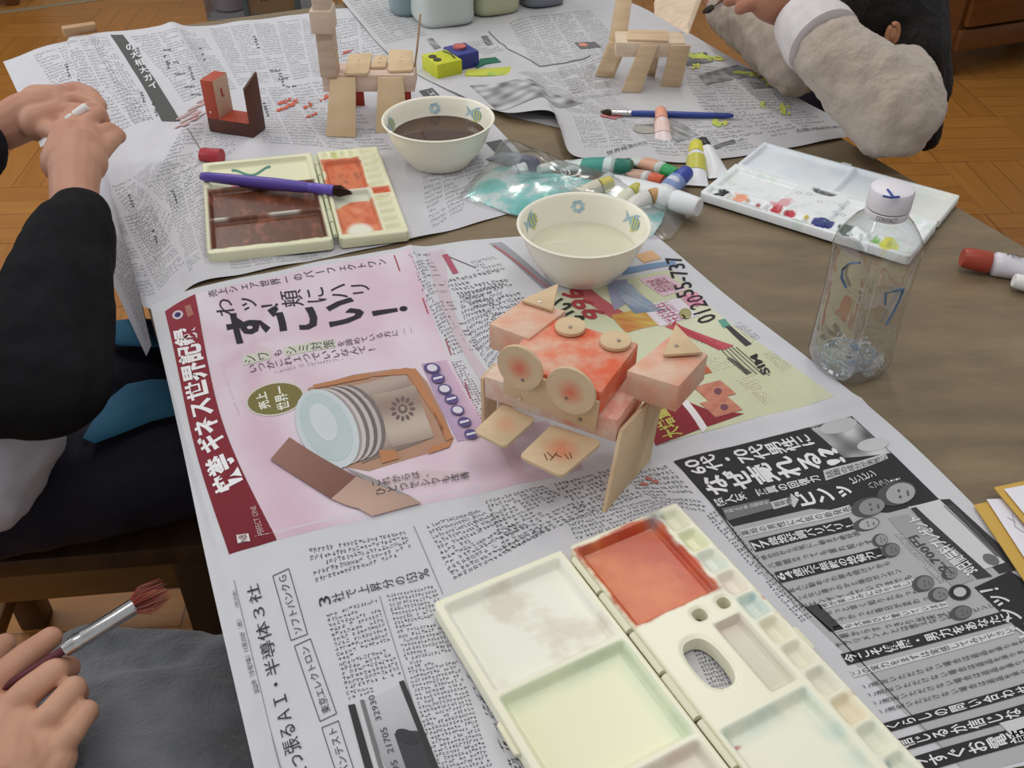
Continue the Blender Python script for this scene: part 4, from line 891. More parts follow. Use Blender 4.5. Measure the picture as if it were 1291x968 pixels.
def colR(a, b, h):
    K = np.broadcast_to(np.array(c(244, 240, 212)), (len(a), 3)).copy()
    n1 = fbm(a, b, 60, 4); n2 = fbm(a, b, 120, 5); n3 = fbm(a, b, 30, 6)
    w = wr_[0]; f = inw(a + (n2 - .5) * .004, b + (n1 - .5) * .004, (w[0] - .0025, w[1] - .002, w[2] + .002, w[3] + .001))
    o = lerp(c(228, 116, 58), c(206, 76, 36), n1); o = o * (1 - (np.clip(n3 * 2 - 1.15, 0, 1) * .55)[:, None]) + np.array(c(230, 176, 134)) * (np.clip(n3 * 2 - 1.15, 0, 1) * .55)[:, None]
    ed = np.clip(1 - np.minimum(np.minimum(a - w[0], w[2] - a), np.minimum(b - w[1], (w[3] - b) * 3)) / .008, 0, 1) * n2
    o = o * (1 - ed[:, None] * .7) + np.array(c(176, 60, 46)) * ed[:, None] * .7
    K = K * (1 - f[:, None]) + o * f[:, None]
    cd = np.sqrt((a - w[2]) ** 2 + (b - w[1]) ** 2); K = mixc(K, c(136, 150, 156), np.clip(1 - cd / .012, 0, 1) * .8)
    cd = np.sqrt((a - w[2]) ** 2 + (b - w[3]) ** 2); K = mixc(K, c(150, 130, 130), np.clip(1 - cd / .010, 0, 1) * .7 * n2)
    w = wr_[1]; f = inw(a, b, w[:4]); K = mixc(K, c(206, 202, 180), f * .7); K = mixc(K, c(220, 186, 180), f * np.clip(1 - (b - w[1]) / .02, 0, 1) * .5)
    w = wr_[2]; f = inw(a, b, w[:4]); K = mixc(K, c(242, 240, 218), f * .6); K = mixc(K, c(176, 206, 196), f * np.clip(1 - np.minimum(w[2] - a, b - w[1]) / .016, 0, 1) * n1 * 1.2)
    K = mixc(K, c(190, 50, 90), np.clip(1 - np.sqrt(((a - w[0] - .006) / 2) ** 2 + (b - w[1] - .012) ** 2) / .0022, 0, 1))
    for k, w in enumerate(sw): K = mixc(K, c(*tints[k]), inw(a, b, w[:4]) * (.3 + .4 * n1))
    for k, (cc, du) in ((0, ((90, 88, 70), .002)), (2, ((110, 160, 190), .022)), (4, ((150, 196, 204), .014)), (8, ((216, 170, 120), .02)), (10, ((120, 150, 170), .004))):
        w = sw[k]; K = mixc(K, c(*cc), np.clip(1 - np.sqrt((a - w[0] - du) ** 2 + ((b - w[1] - .004) / .8) ** 2) / .004, 0, 1) * .7)
    m = np.clip(n2 * 3 - 1.9, 0, 1) * np.clip(1 - np.abs(b - .115) / .03, 0, 1) * (a > uR1 - .0035); K = mixc(K, c(200, 60, 50), m)
    return K
def hl(px, py, ru, rv, rot=0): L_ = F1.L(px, py); return (L_[0], L_[1], ru, rv, rot)
tray('well_tray', F1, uR0, uR1, 0, VL, wr_ + sw, [hl(882, 777, .0055, .0055), hl(912, 762, .0050, .0050), hl(893, 838, .0125, .0215)], colR, e, plastic, 0.013, label='cream tray half with small wells and an orange-red painted well')
hinge(F1, hu, 0.012, VL - 0.01, e, mat('cream_hinge', c(232, 228, 196), 0.3), 0.0165, 0.0030)
mb = MB(); q = [F1.X(uR1, v(1030, 790) - .009, .010), F1.X(uR1 + .004, v(1030, 790) - .007, .010), F1.X(uR1 + .004, v(1030, 790) + .012, .010), F1.X(uR1, v(1030, 790) + .014, .010)]
mb.add(*prism(q, [p + np.array([0, 0, .004]) for p in q], .001)); mb.out('clasp', [mat('cream_hinge', (1, 1, 1))], e)
mb = MB(); q = [F1.X(-.004, v(672, 950) - .03, .009), F1.X(0.0, v(672, 950) - .032, .009), F1.X(0.0, v(672, 950) - .004, .009), F1.X(-.004, v(672, 950) - .006, .009)]
mb.add(*prism(q, [p + np.array([0, 0, .004]) for p in q], .001)); mb.out('clasp', [mat('cream_hinge', (1, 1, 1))], e)
# palette with brown paint
F2 = Frame2((255, 207), (477, 191), (278, 320), 0.014, 0.06); VL2 = F2.H
pal2 = empty('paint_palette', F2.X(F2.W / 2, VL2 / 2, 0) + np.array([0, 0, 0.0035]), 'open cream palette smeared with dark brown and orange paint', 'palette')
h2 = (F2.L(402, 195)[0] + F2.L(411, 308)[0]) / 2 - 0.001; W2 = F2.W; VL2 = max(VL2, .235)
va, vb_ = VL2 * .335, VL2 * .66
wl2 = [(.006, .008, h2 - .009, va - .0015, .006, .004, .004), (.006, va + .0015, h2 - .009, vb_ - .0015, .006, .004, .004), (.006, vb_ + .0015, h2 - .009, VL2 - .010, .006, .004, .004)]
def col2L(a, b, h):
    K = np.broadcast_to(np.array(c(228, 226, 188)), (len(a), 3)).copy(); n1 = fbm(a, b, 70, 11); n2 = fbm(a * 2.5, b, 90, 12)
    f = inw(a, b + (n1 - .5) * .006, (.004, va - .004, h2 - .008, VL2 - .009)); br_ = lerp(c(98, 54, 32), c(116, 64, 42), np.clip(n2 * 1.8 - .6, 0, 1)); br_ = br_ * (1 - (np.clip(n1 * n2 * 5 - 2.3, 0, 1) * .6)[:, None]) + np.array(c(158, 88, 64)) * (np.clip(n1 * n2 * 5 - 2.3, 0, 1) * .6)[:, None]
    K = K * (1 - f[:, None]) + br_ * f[:, None]
    rb = np.clip(1 - np.abs(b - vb_) / .004, 0, 1); K = mixc(K, c(200, 196, 184), np.clip(rb * 2, 0, 1) * np.clip(np.sin(a * 75 + 1.0) * 2, 0, 1) * (a > .01) * (a < h2 - .012))
    rb = np.clip(1 - np.abs(b - va + .004) / .005, 0, 1); K = mixc(K, c(190, 168, 140), rb * n1 * .9)
    g = np.clip(1 - np.abs(b - va * .36 - .010 * np.sin(a * 130)) / .006, 0, 1) * (a > .035) * (a < .085); K = mixc(K, c(32, 122, 104), np.clip(g * 1.6, 0, 1))
    K = mixc(K, c(224, 110, 140), np.clip(1.5 - np.sqrt((a - .038) ** 2 + (b - va * .82) ** 2) / .005, 0, 1)); K = mixc(K, c(60, 46, 40), np.clip(1.4 - np.sqrt((a - .026) ** 2 + (b - va * .88) ** 2) / .005, 0, 1))
    return K
tray('mixing_tray', F2, 0, h2 - .0035, 0, VL2, wl2, [], col2L, pal2, plastic, .012, label='cream tray half smeared dark brown')
us2 = W2 - .026; ws2 = []
for k in range(4):
    a0 = h2 + .008 + (us2 - h2 - .012) * k / 4; ws2.append((a0 + .001, .004, a0 + (us2 - h2 - .012) / 4 - .001, .026, .006, .004, .006))
for k in range(12): ws2.append((us2, .004 + (VL2 - .01) * k / 12, W2 - .004, .004 + (VL2 - .01) * (k + 1) / 12 - .0015, .006, .004, .007))
vm = VL2 * .50; wr2 = [(h2 + .008, .030, us2 - .003, vm - .002, .006, .004, .004), (h2 + .008, vm + .002, us2 - .003, VL2 - .010, .006, .004, .004)]
def col2R(a, b, h):
    K = np.broadcast_to(np.array(c(228, 226, 188)), (len(a), 3)).copy(); n1 = fbm(a, b, 60, 14); n2 = fbm(a * 2, b, 100, 15)
    og = lerp(c(214, 98, 58), c(230, 136, 92), n2)
    w = wr2[0]; f = inw(a + (n1 - .5) * .006, b + (n1 - .5) * .008, (w[0] - .002, w[1] - .003, w[2] + .001, w[3] - .003)); K = K * (1 - f[:, None]) + og * f[:, None]
    K = mixc(K, c(150, 62, 40), f * np.clip(n2 * 2 - 1.1, 0, 1) * .7)
    w = wr2[1]; f = inw(a, b, w[:4]); t = b - (w[1] + .016) - .02 * np.clip((w[0] + .03 - a) / .03, 0, 1) + (n1 - .5) * .014
    K = mixc(K, c(206, 208, 190), f * .8); f2 = f * np.clip(t / .004, 0, 1); K = K * (1 - f2[:, None]) + og * f2[:, None]
    K = mixc(K, c(214, 200, 186), np.clip(1 - np.abs(b - vm) / .007, 0, 1) * .8 * (a < us2))
    k = ws2[4 + 6]; K = mixc(K, c(226, 96, 56), inw(a, b, k[:4])); k = ws2[4 + 7]; K = mixc(K, c(226, 130, 96), inw(a, b, k[:4]) * n1)
    k = ws2[1]; K = mixc(K, c(206, 208, 110), inw(a, b, k[:4]) * .6)
    # clean thumb rest in the lower well
    K = mixc(K, c(228, 228, 206), np.clip(3 - np.sqrt(((a - w[0] - .022) / 1.0) ** 2 + ((b - w[3] + .012) / 1.3) ** 2) / .006, 0, 1))
    return K
tray('well_tray', F2, h2 + .0035, W2, 0, VL2, wr2 + ws2, [], col2R, pal2, plastic, .012, label='cream tray half smeared orange')
hinge(F2, h2, .01, VL2 - .008, pal2, mat('green_cream_hinge', c(206, 210, 172), .3), .0155, .0028)

# white palette at the right
F3 = Frame2((881, 246), (963, 180), (1112, 322), 0.010); L3 = F3.H
pal3 = empty('paint_palette', F3.X(F3.W / 2, L3 / 2, 0) + np.array([0, 0, .0035]), 'open white paint palette behind the clear bottle, with colours in a row', 'palette')
L3 = .262; m3 = F3.L(922, 207)[0]
white = mat('white_plastic_painted', c(226, 228, 230), .25, .5, attr=True)
wA = [(m3 + .004, .005 + k * (L3 - .01) / 2, F3.W - .005, .005 + (k + 1) * (L3 - .01) / 2 - .003, .005, .003, .004) for k in range(2)]
tray('lid_tray', F3, m3 + .002, F3.W, 0, L3, wA, [], lambda a, b, h: mixc(mixc(np.broadcast_to(np.array(c(234, 238, 242)), (len(a), 3)).copy(), c(206, 220, 234), fbm(a, b, 40, 31) * .6), c(226, 224, 204), np.clip((b - .13) / .1, 0, 1) * .6), pal3, white, .008)
ws3 = [(.006, .006 + k * (L3 - .012) / 10, .024, .006 + (k + 1) * (L3 - .012) / 10 - .001, .004, .003, .004) for k in range(10)]
wm3 = [(.030, .008, m3 - .012, .09, .004, .003, .004), (.030, .155, m3 - .012, L3 - .01, .004, .003, .004)]
blobs = [(0, (30, 28, 34), .009), (1, (240, 160, 124), .011), (2, (176, 60, 60), .006), (3, (196, 30, 50), .009), (3.5, (206, 50, 70), .008), (5.3, (38, 48, 130), .012), (6.4, (20, 92, 76), .011), (7.8, (120, 190, 50), .007), (8.5, (226, 222, 60), .012), (4.4, (226, 210, 90), .004)]
def col3(a, b, h):
    K = np.broadcast_to(np.array(c(236, 238, 240)), (len(a), 3)).copy(); n1 = fbm(a, b, 160, 33)
    for k, cc, r in blobs:
        bb_ = .010 + (k + .45) * (L3 - .012) / 10; d = np.sqrt(((a - .017) * .9) ** 2 + (b - bb_) ** 2) + (n1 - .5) * .008; K = mixc(K, c(*cc), np.clip((r - d) / .0015, 0, 1))
    d = np.sqrt((a - .036) ** 2 + (b - .095) ** 2) + (n1 - .5) * .02; K = mixc(K, c(226, 130, 140), np.clip((.012 - d) / .004, 0, 1) * .7)
    K = mixc(K, c(176, 214, 180), np.clip(n1 * 2 - 1.2, 0, 1) * .4)
    for (x, y) in ((.070, .100), (.075, .112), (.064, .13), (.07, .155), (.056, .163), (.05, .155)): K = mixc(K, c(90, 80, 110), np.clip(1 - np.abs(np.sqrt((a - x) ** 2 + (b - y) ** 2) - .003) / .0009, 0, 1) * .7)
    K = mixc(K, c(60, 56, 66), np.clip(1 - np.abs(a - .0035) / .0009, 0, 1) * (b > .01) * (b < .15) * np.clip(n1 * 2, 0, 1) * .9)
    return K
L_ = F3.L(1040, 244)
tray('well_tray', F3, 0, m3 - .002, 0, L3, ws3 + wm3, [(L_[0], L_[1], .0115, .0150, 0)], col3, pal3, white, .0105, label='white tray half with colour dabs and a thumb hole')
hinge(F3, m3, .01, L3 - .01, pal3, mat('white_plastic', c(226, 228, 232), .3), .0105, .0018)
mb = MB(); L_ = F3.L(1068, 206); q = [F3.X(F3.W - .001, L_[1] - .008, .003), F3.X(F3.W + .008, L_[1] - .006, .003), F3.X(F3.W + .008, L_[1] + .006, .003), F3.X(F3.W - .001, L_[1] + .008, .003)]
mb.add(*prism(q, [p + np.array([0, 0, .007]) for p in q], .001)); mb.out('clasp', [mat('white_plastic', (1, 1, 1))], pal3)

# ---------------------------------------------------------------- brushes
silver = mat('ferrule_metal', c(206, 204, 202), .22, .5, metal=1.0)
def brush(p_end, p_fer, p_tip, r, hcol, hair, label, parent=None, fl=.3, tipcol=None, flare=1.0, fr=None):
    p_end, p_fer, p_tip = map(np.array, (p_end, p_fer, p_tip)); d = p_fer - p_end; L = np.linalg.norm(d); e = empty('paintbrush', (p_end + p_tip) / 2 * [1, 1, 0] + [0, 0, min(p_end[2], p_tip[2]) - r], label, 'paintbrush')
    fr = fr or r * .9; fs = 1 - fl
    path = [p_end + d * t for t in (0, .01, .05, .3, .55, fs * .9, fs)]; V, F = tube(path, [r * .3, r * .65, r * .85, r, r * 1.1, r * 1.0, r * .8], 14)
    mesh('handle', V, F, [mat('handle_' + str(hcol), c(*hcol), .35)], e, 60)
    path = [p_end + d * t for t in (fs - .02, fs + fl * .1, fs + fl * .15, fs + fl * .2, fs + fl * .25, fs + fl * .7, 1)]; V, F = tube(path, [fr * .95, fr, fr * 1.1, fr * .98, fr * 1.08, fr, fr * 1.05], 16)
    mesh('ferrule', V, F, [silver], e, 60)
    mb = MB(); rg = np.random.default_rng(5); h = p_tip - p_fer; _, s, u = frame(h)
    for k in range(90):
        a = rg.random() * 6.28; q = math.sqrt(rg.random()); o = (s * math.cos(a) + u * math.sin(a)) * q * fr * .85; ln = .8 + .25 * rg.random() - .25 * q
        V, F = tube([p_fer - h * .1 + o, p_fer + h * .45 * ln + o * (1 + .6 * flare), p_fer + h * ln + o * (flare * 1.0)], [.00045, .0004, .00012], 5); mb.add(V, F, 1 if (k % 3 and tipcol) else 0)
    mb.out('bristles', [mat('hair_' + str(hair), c(*hair), .6)] + ([mat('hair_' + str(tipcol), c(*tipcol), .5)] if tipcol else []), e, 60)
    return e
brush(G(252, 222, .022), G(421, 240, .022), G(447, 244, .017), .0072, (92, 72, 168), (60, 30, 24), 'thick purple paintbrush resting across the brown and orange palette', fl=.16, flare=.5)
# its ferrule is a purple plastic sleeve
_f = [o for o in bpy.data.objects if o.name.startswith('ferrule')][0]; _f.data.materials.clear(); _f.data.materials.append(mat('purple_sleeve', c(104, 84, 190), .3)); _f['label'] = 'purple plastic collar'
brush(G(925, 146, .008), G(771, 142, .007), G(756, 140, .005), .0042, (44, 66, 150), (66, 56, 30), 'blue paintbrush lying on the far newspaper in front of the giraffe model', fl=.14, flare=.8)

# ---------------------------------------------------------------- wooden toys
wood = lambda k, a=(222, 196, 160), b=(200, 168, 128): mat('pale_wood_' + k, c(*a), .6, .3, noise=(16, c(*b), (1.0, 7.0, 7.0), 5.0))
ply = mat('thin_board', c(220, 190, 150), .6, .3, noise=(30, c(206, 174, 132), (1, 1, 1), 6.0))
def painted(name, base, paint, scale=18.0, lo=.42, hi=.62, stretch=(1, 1, 1), radial=None, amt=.85):
    """bare wood with paint brushed over it in patches"""
    if name in MATS: return MATS[name]
    m = bpy.data.materials.new(name); m.use_nodes = True; nt = m.node_tree; L = nt.links; b = nt.nodes['Principled BSDF']; tc = nd(nt, 'ShaderNodeTexCoord')
    mp = nd(nt, 'ShaderNodeMapping'); mp.inputs['Scale'].default_value = stretch; L.new(tc.outputs['Object'], mp.inputs[0])
    n = nd(nt, 'ShaderNodeTexNoise', Scale=scale, Detail=7.0, Roughness=.6); L.new(mp.outputs[0], n.inputs['Vector']); fac = n.outputs['Fac']
    if radial:
        mg = nd(nt, 'ShaderNodeMapping'); mg.inputs['Location'].default_value = (0, 0, -radial[1]); L.new(tc.outputs['Object'], mg.inputs[0])
        ln = nd(nt, 'ShaderNodeVectorMath', operation='LENGTH'); L.new(mg.outputs[0], ln.inputs[0])
        sb = nd(nt, 'ShaderNodeMath', operation='MULTIPLY_ADD'); sb.inputs[1].default_value = -1 / radial[0]; sb.inputs[2].default_value = 1.0; L.new(ln.outputs['Value'], sb.inputs[0])
        ad = nd(nt, 'ShaderNodeMath', operation='MULTIPLY_ADD'); ad.inputs[1].default_value = .5; L.new(fac, ad.inputs[0]); L.new(sb.outputs[0], ad.inputs[2]); fac = ad.outputs[0]
    mr = nd(nt, 'ShaderNodeMapRange'); mr.inputs['From Min'].default_value = lo; mr.inputs['From Max'].default_value = hi; mr.inputs['To Max'].default_value = amt; L.new(fac, mr.inputs['Value'])
    g = nd(nt, 'ShaderNodeTexNoise', Scale=60.0, Detail=4.0); mg2 = nd(nt, 'ShaderNodeMapping'); mg2.inputs['Scale'].default_value = (.6, 3, 3); L.new(tc.outputs['Object'], mg2.inputs[0]); L.new(mg2.outputs[0], g.inputs['Vector'])
    mb_ = nd(nt, 'ShaderNodeMix', data_type='RGBA'); mb_.inputs[6].default_value = (*c(*base), 1); mb_.inputs[7].default_value = (*[x * .8 for x in c(*base)], 1); L.new(g.outputs['Fac'], mb_.inputs[0])
    mx = nd(nt, 'ShaderNodeMix', data_type='RGBA'); L.new(mr.outputs[0], mx.inputs[0]); L.new(mb_.outputs[2], mx.inputs[6]); mx.inputs[7].default_value = (*c(*paint), 1); L.new(mx.outputs[2], b.inputs['Base Color']); b.inputs['Roughness'].default_value = .6
    MATS[name] = m; return m
nail = mat('nail_metal', c(150, 140, 132), .3, metal=.9); nail_b = mat('nail_bright', c(225, 222, 218), .15, metal=.9)
def nails(parent, pts, nrm, r=.0016, m=None):
    for p in pts:
        mb = MB(); d, s, u = frame(nrm); p = np.array(p)
        V, F = tube([p - d * .0005, p + d * .0003, p + d * .0007], [r, r, r * .5], 12); mb.add(V, F); mb.out('nail', [m or nail], parent)
UP = np.array([0, 0, 1.0])
def quadz(pts, z): return [G(*p, z) for p in pts]
def blk(name, pts, z1, z0, m, parent, w=.0012, label=None):
    top = quadz(pts, z1); bot = [np.array([p[0], p[1], T + z0]) for p in top]; V, F = prism(bot, top, w); o = mesh(name, V, F, [m], parent, 30)
    if label: o['label'] = label
    return o, top
def disc(name, ctr, nrm, r, th, m, parent, n=40, ry=None, label=None):
    d, s, u = frame(nrm); ctr = np.array(ctr, float); ry = ry or r
    b = [ctr + s * math.cos(t) * r + u * math.sin(t) * ry for t in np.linspace(0, 2 * math.pi, n, endpoint=False)]
    V, F = prism(b, [p + d * th for p in b], .0004, 1); o = mesh(name, V, F, [m], parent, 30)
    if label: o['label'] = label
    return o
# centre animal
Lx = np.array([math.cos(math.radians(-28.5)), math.sin(math.radians(-28.5)), 0]); Ly = np.array([-Lx[1], Lx[0], 0])
an = empty('wooden_animal_toy', (*(G(700, 580)[:2]), T + .002), 'handmade wooden animal toy brushed with orange-red paint, standing on the near newspaper', 'wooden toy')
OR = painted('wood_orange_paint', (230, 190, 160), (234, 86, 36), 26, .34, .60, (1, 1, 1), amt=.95)
OR2 = painted('wood_orange_light', (232, 192, 164), (230, 116, 72), 24, .40, .70, (1, 1, 1), amt=.85)
zb0, zb1 = .052, .075
B0 = G(776, 558, zb0)
L_board = .122; Wb = .056
bp = [B0 - Lx * L_board, B0, B0 + Ly * Wb, B0 - Lx * L_board + Ly * Wb]
V, F = prism([np.array([p[0], p[1], T + zb0]) for p in bp], [np.array([p[0], p[1], T + zb1]) for p in bp], .0012); mesh('base_board', V, F, [painted('wood_board_paint', (232, 206, 184), (226, 86, 46), 24, .46, .7)], an, 30)
zt = .098
Bf = G(758, 495, zt); Br = G(816, 436, zt); Wd = float((Br - Bf) @ Ly)
Lb = .088
bo = float((Bf - B0) @ Ly)
print('BODYOFF', bo, Wd)
q = [Bf - Lx * Lb, Bf, Bf + Ly * Wd, Bf - Lx * Lb + Ly * Wd]
V, F = prism([np.array([p[0], p[1], T + zb1]) for p in q], q, .0012); mesh('body_block', V, F, [OR], an, 30)
blk('tail_block', [(616, 408), (667, 427), (714, 391), (659, 378)], zt + .002, zt - .024, OR2, an)
blk('head_block', [(790, 467), (856, 487), (893, 446), (843, 424)], zt + .001, zt - .026, OR2, an)
for nm, pts in (('ear', [(657, 378), (697, 391), (704, 357)]), ('ear', [(836, 447), (886, 444), (852, 408)])):
    t = quadz(pts, zt + .0055); V, F = slab([p - UP * .0028 for p in t], UP, .003); o = mesh(nm, V, F, [ply], an, 30); o['label'] = 'triangular thin board'
nails(an, [G(681, 380, zt + .006), ], UP, m=nail_b); nails(an, [G(853, 436, zt + .006), G(719, 412, zt + .005), G(780, 429, zt + .005)], UP)
for cx, cy in ((719, 414), (776, 432)): disc('round_plate', G(cx, cy, zt + .001), UP, .0132, .0035, ply, an)
blush = painted('blushed_board', (220, 190, 150), (222, 84, 46), 60, .52, 1.15, radial=(.019, .021), amt=.85)
fn = np.array([-Ly[0], -Ly[1], 0]); fn = fn / np.linalg.norm(fn); fn = fn * .94 + UP * .34
fp = lambda px, py, off: None
def on_front(px, py, off):
    """point on the upright plane a little in front of the board's front face"""
    pl = B0 - Ly * off; n = Ly
    cpos = np.array([0, 0, T + CAMH]); d = np.array([px - 645.5, SP * (484 - py) + CP * FPX, CP * (484 - py) - SP * FPX]); t = ((pl - cpos) @ n) / (d @ n); return cpos + d * t
pts = [on_front(636, 493, .0005), on_front(638, 456, .0005), on_front(757, 505, .0005), on_front(752, 542, .0005)]
V, F = slab(pts, -Ly, .003); mesh('side_plate', V, F, [ply], an, 30)
for cx, cy, r, of in ((657, 462, .0205, .0045), (721, 491, .0215, .0045)):
    disc('round_cheek', on_front(cx, cy, of), -Ly + UP * .06, r, .0032, blush, an, label='round board blushed orange in the middle')
nails(an, [on_front(659, 479, .0082), on_front(714, 502, .0082), on_front(731, 529, .0042)], -Ly); nails(an, [on_front(655, 502, .0042)], -Ly, m=nail_b)
def rounded(pts, k=.18, n=4):
    out = []; m_ = len(pts)
    for i in range(m_):
        a, b, d = pts[i - 1], pts[i], pts[(i + 1) % m_]; p0 = b + (a - b) * k; p1 = b + (d - b) * k
        for t in np.linspace(0, 1, n): out.append((1 - t) ** 2 * p0 + 2 * t * (1 - t) * b + t * t * p1)
    return out
for pts, nm, mm in (([(597, 543), (636, 563), (676, 527), (634, 508)], 'foot_plate', painted('foot_a', (220, 190, 150), (222, 130, 90), 60, .5, 1.2, radial=(.018, 0), amt=.6)), ([(654, 574), (708, 600), (760, 556), (696, 534)], 'foot_plate', painted('foot_b', (220, 188, 146), (222, 110, 70), 60, .5, 1.1, radial=(.024, 0), amt=.75))):
    t = quadz(pts, zb0 - .0005); t = rounded(t, .12); V, F = slab([p - UP * .0035 for p in t], UP, .0032, .0004); mesh(nm, V, F, [mm], an, 30)
mb = MB()
# short pencilled scribble on the second foot plate
for a, b in (((686, 572), (690, 580)), ((690, 570), (697, 577)), ((694, 580), (702, 570)), ((700, 573), (708, 576)), ((712, 572), (717, 579)), ((718, 570), (721, 578))):
    mb.add(*tube([G(*a, zb0 - .0006), G(*b, zb0 - .0006)], [.0004, .0004], 6))
mb.out('pencil_marks', [mat('pencil', c(110, 70, 50), .7)], an)
def leg(name, top2, bot2, zt_, parent, m, th, nrm, zb=.003):
    a, b = G(*top2[0], zt_), G(*top2[1], zt_); d, e_ = G(*bot2[0], zb), G(*bot2[1], zb)
    V, F = slab([d, e_, b, a], nrm, th); return mesh(name, V, F, [m], parent, 30)
rightEnd = B0
# end boards acting as legs, fixed to the board's ends
zl = zb1 - .004
for bq, tq, zz in (([(758, 646), (791, 608)], [(780, 541), (813, 506)], zb0 + .012), ([(792, 607), (815, 578)], [(814, 506), (829, 509)], zb0 + .008)):
    V, F = slab([G(*bq[0], .002), G(*bq[1], .002), G(*tq[1], zz), G(*tq[0], zz)], Lx, .0034); mesh('leg', V, F, [ply], an, 30)
B1 = B0 - Lx * L_board
for off in (.001, .030):
    g0 = np.array([*(B1 + Ly * off - Lx * .001)[:2], T + .002]); V, F = slab([g0, g0 + Ly * .022, g0 + Ly * .024 + UP * (zl - .002) + Lx * 0, g0 + UP * (zl - .002)], -Lx, .0034); mesh('leg', V, F, [ply], an, 30)

# dog-shaped model at the top: upright head post, long body, plates, slanted legs, a thin rod tail
dg = empty('wooden_dog_toy', (*(G(460, 168)[:2]), T + .001), 'bare wooden toy with a tall post and thin rod tail, behind the brown-water bowl', 'wooden toy')
WD = wood('a'); WD2 = wood('b', (206, 182, 160), (184, 156, 134))
zq0, zq1 = .052, .076
f0, f1 = G(408, 116, zq0), G(523, 116, zq0); dl = (f1 - f0); dl /= np.linalg.norm(dl); dw = np.array([-dl[1], dl[0], 0]); Ld = np.linalg.norm(f1 - f0)
q = [f0, f1, f1 + dw * .048, f0 + dw * .048]; at = lambda p, z: np.array([p[0], p[1], T + z])
V, F = prism([at(p, zq0) for p in q], [at(p, zq1) for p in q], .001); mesh('body_block', V, F, [mat('pinkish_wood', c(222, 196, 180), .6, noise=(10, c(204, 172, 152), (1, 8, 8)))], dg, 30)
def postq(px0, px1, py, z): 
    a = G(px0, py, z); b = G(px1, py, z); return a, b
a, b = G(404, 97, zq1), G(425, 97, zq1); q = [a, b, b + dw * .030, a + dw * .030]
ztop = .185
V, F = prism([at(p, zq1 - .001) for p in q], [at(p, ztop) for p in q], .001); mesh('neck_post', V, F, [WD2], dg, 30)
hq = [a - dw * .006 - dl * .004, b - dw * .006 + dl * .002, b + dw * .034 + dl * .002, a + dw * .034 - dl * .004]
V, F = prism([at(p, .136) for p in hq], [at(p, .1655) for p in hq], .001); mesh('head_block', V, F, [painted('wood_red_dabs', (222, 196, 172), (206, 96, 60), 40, .60, .66)], dg, 30)
for pts in ([(434, 92), (464, 92), (470, 66), (440, 68)], [(467, 84), (486, 84), (489, 70), (473, 69)], [(489, 89), (521, 88), (521, 63), (490, 62)]):
    t = rounded(quadz(pts, zq1 + .004), .12); V, F = slab([p - UP * .0035 for p in t], UP, .0035, .0003); mesh('flat_plate', V, F, [ply], dg, 30)
    ce = sum(quadz(pts, zq1 + .004)) / 4; nails(dg, [ce + dw * .008, ce - dw * .006], UP, .0011)
for (x0, x1, y1, x2, x3, y2) in ((417, 449, 97, 411, 449, 171), (477, 509, 97, 474, 514, 166)):
    ofs = -dw * .0006
    A0 = at(f0 + dl * (np.dot(G(x0, 107, .064) - f0, dl)) + ofs, .074); A1 = at(f0 + dl * (np.dot(G(x1, 107, .064) - f0, dl)) + ofs, .074)
    C0 = G(x2, y2, .002); C1 = G(x3, y2 + 1, .002)
    V, F = slab([C0, C1, A1, A0], -dw, .003); mesh('leg', V, F, [ply], dg, 30)
nails(dg, [on_p for on_p in (at(f0 + dl * (np.dot(G(441, 104, .07) - f0, dl)) - dw * .0045, .069), at(f0 + dl * (np.dot(G(499, 109, .07) - f0, dl)) - dw * .0045, .067))], -dw, .0018, nail_b)
redb = mat('red_board', c(172, 50, 32), .5)
for (x0, x1, y) in ((449, 460, 134), (506, 519, 134)):
    a, b = G(x0 - 12, y, .002), G(x1, y, .002); V, F = slab([a, b, at(b, 0) + UP * .055 + (f0 + dw * .049 - a) * 0 , at(a, 0) + UP * .055], dw, .003)
    V = np.array(V); mesh('leg', V, F, [redb], dg, 30)['label'] = 'red painted rear leg board'
V, F = tube([G(521, 98, .062), G(526, 60, .10), G(530, 18, .135)], [.0016, .0016, .0014], 8); mesh('tail_rod', V, F, [mat('rod_wood', c(160, 128, 92), .6)], dg)

# red and brown U-shaped model
ub = empty('wooden_block_toy', (*(G(297, 170)[:2]), T + .002), 'small U-shaped wooden toy painted red above and dark brown below', 'wooden toy')
red = painted('red_paint', (190, 74, 44), (170, 46, 26), 30, .3, .7); brn = painted('brown_paint', (96, 44, 28), (64, 30, 20), 30, .3, .7); tanp = painted('tan_face', (206, 168, 140), (186, 70, 44), 26, .62, .72)
b0, b1, b2_ = G(265, 168), G(317, 176), G(333, 163)
dx = b1 - b0; Lu = np.linalg.norm(dx); dx /= Lu; dyy = np.array([-dx[1], dx[0], 0]); q = [b0, b1, b1 + dyy * .036, b0 + dyy * .036]
V, F = prism([at(p, .003) for p in q], [at(p, .023) for p in q], .0008)
o = mesh('base_block', V, F, [brn, red], ub, 30); o.data.update(); o.data.polygons.foreach_set('material_index', [1 if p.normal.z > .8 else 0 for p in o.data.polygons])
q = [b0, b0 + dx * .020, b0 + dx * .020 + dyy * .036, b0 + dyy * .036]
V, F = prism([at(p, .0225) for p in q], [at(p, .077) for p in q], .0008); o = mesh('upright_block', V, F, [red, tanp], ub, 30); o.data.polygons.foreach_set('material_index', [1 if p.normal.dot(Vector(dx)) > .8 else 0 for p in o.data.polygons])
nails(ub, [at(b0 + dx * .008 - dyy * .0004, .032)], -dyy, .0014, nail_b)
mb = MB(); qq = b0 + dx * .0204 + dyy * .016; mb.add(*tube([at(qq, .062), at(qq, .052), at(qq + dyy * .003, .050)], [.0012] * 3, 6)); mb.out('red_mark', [redb], ub)
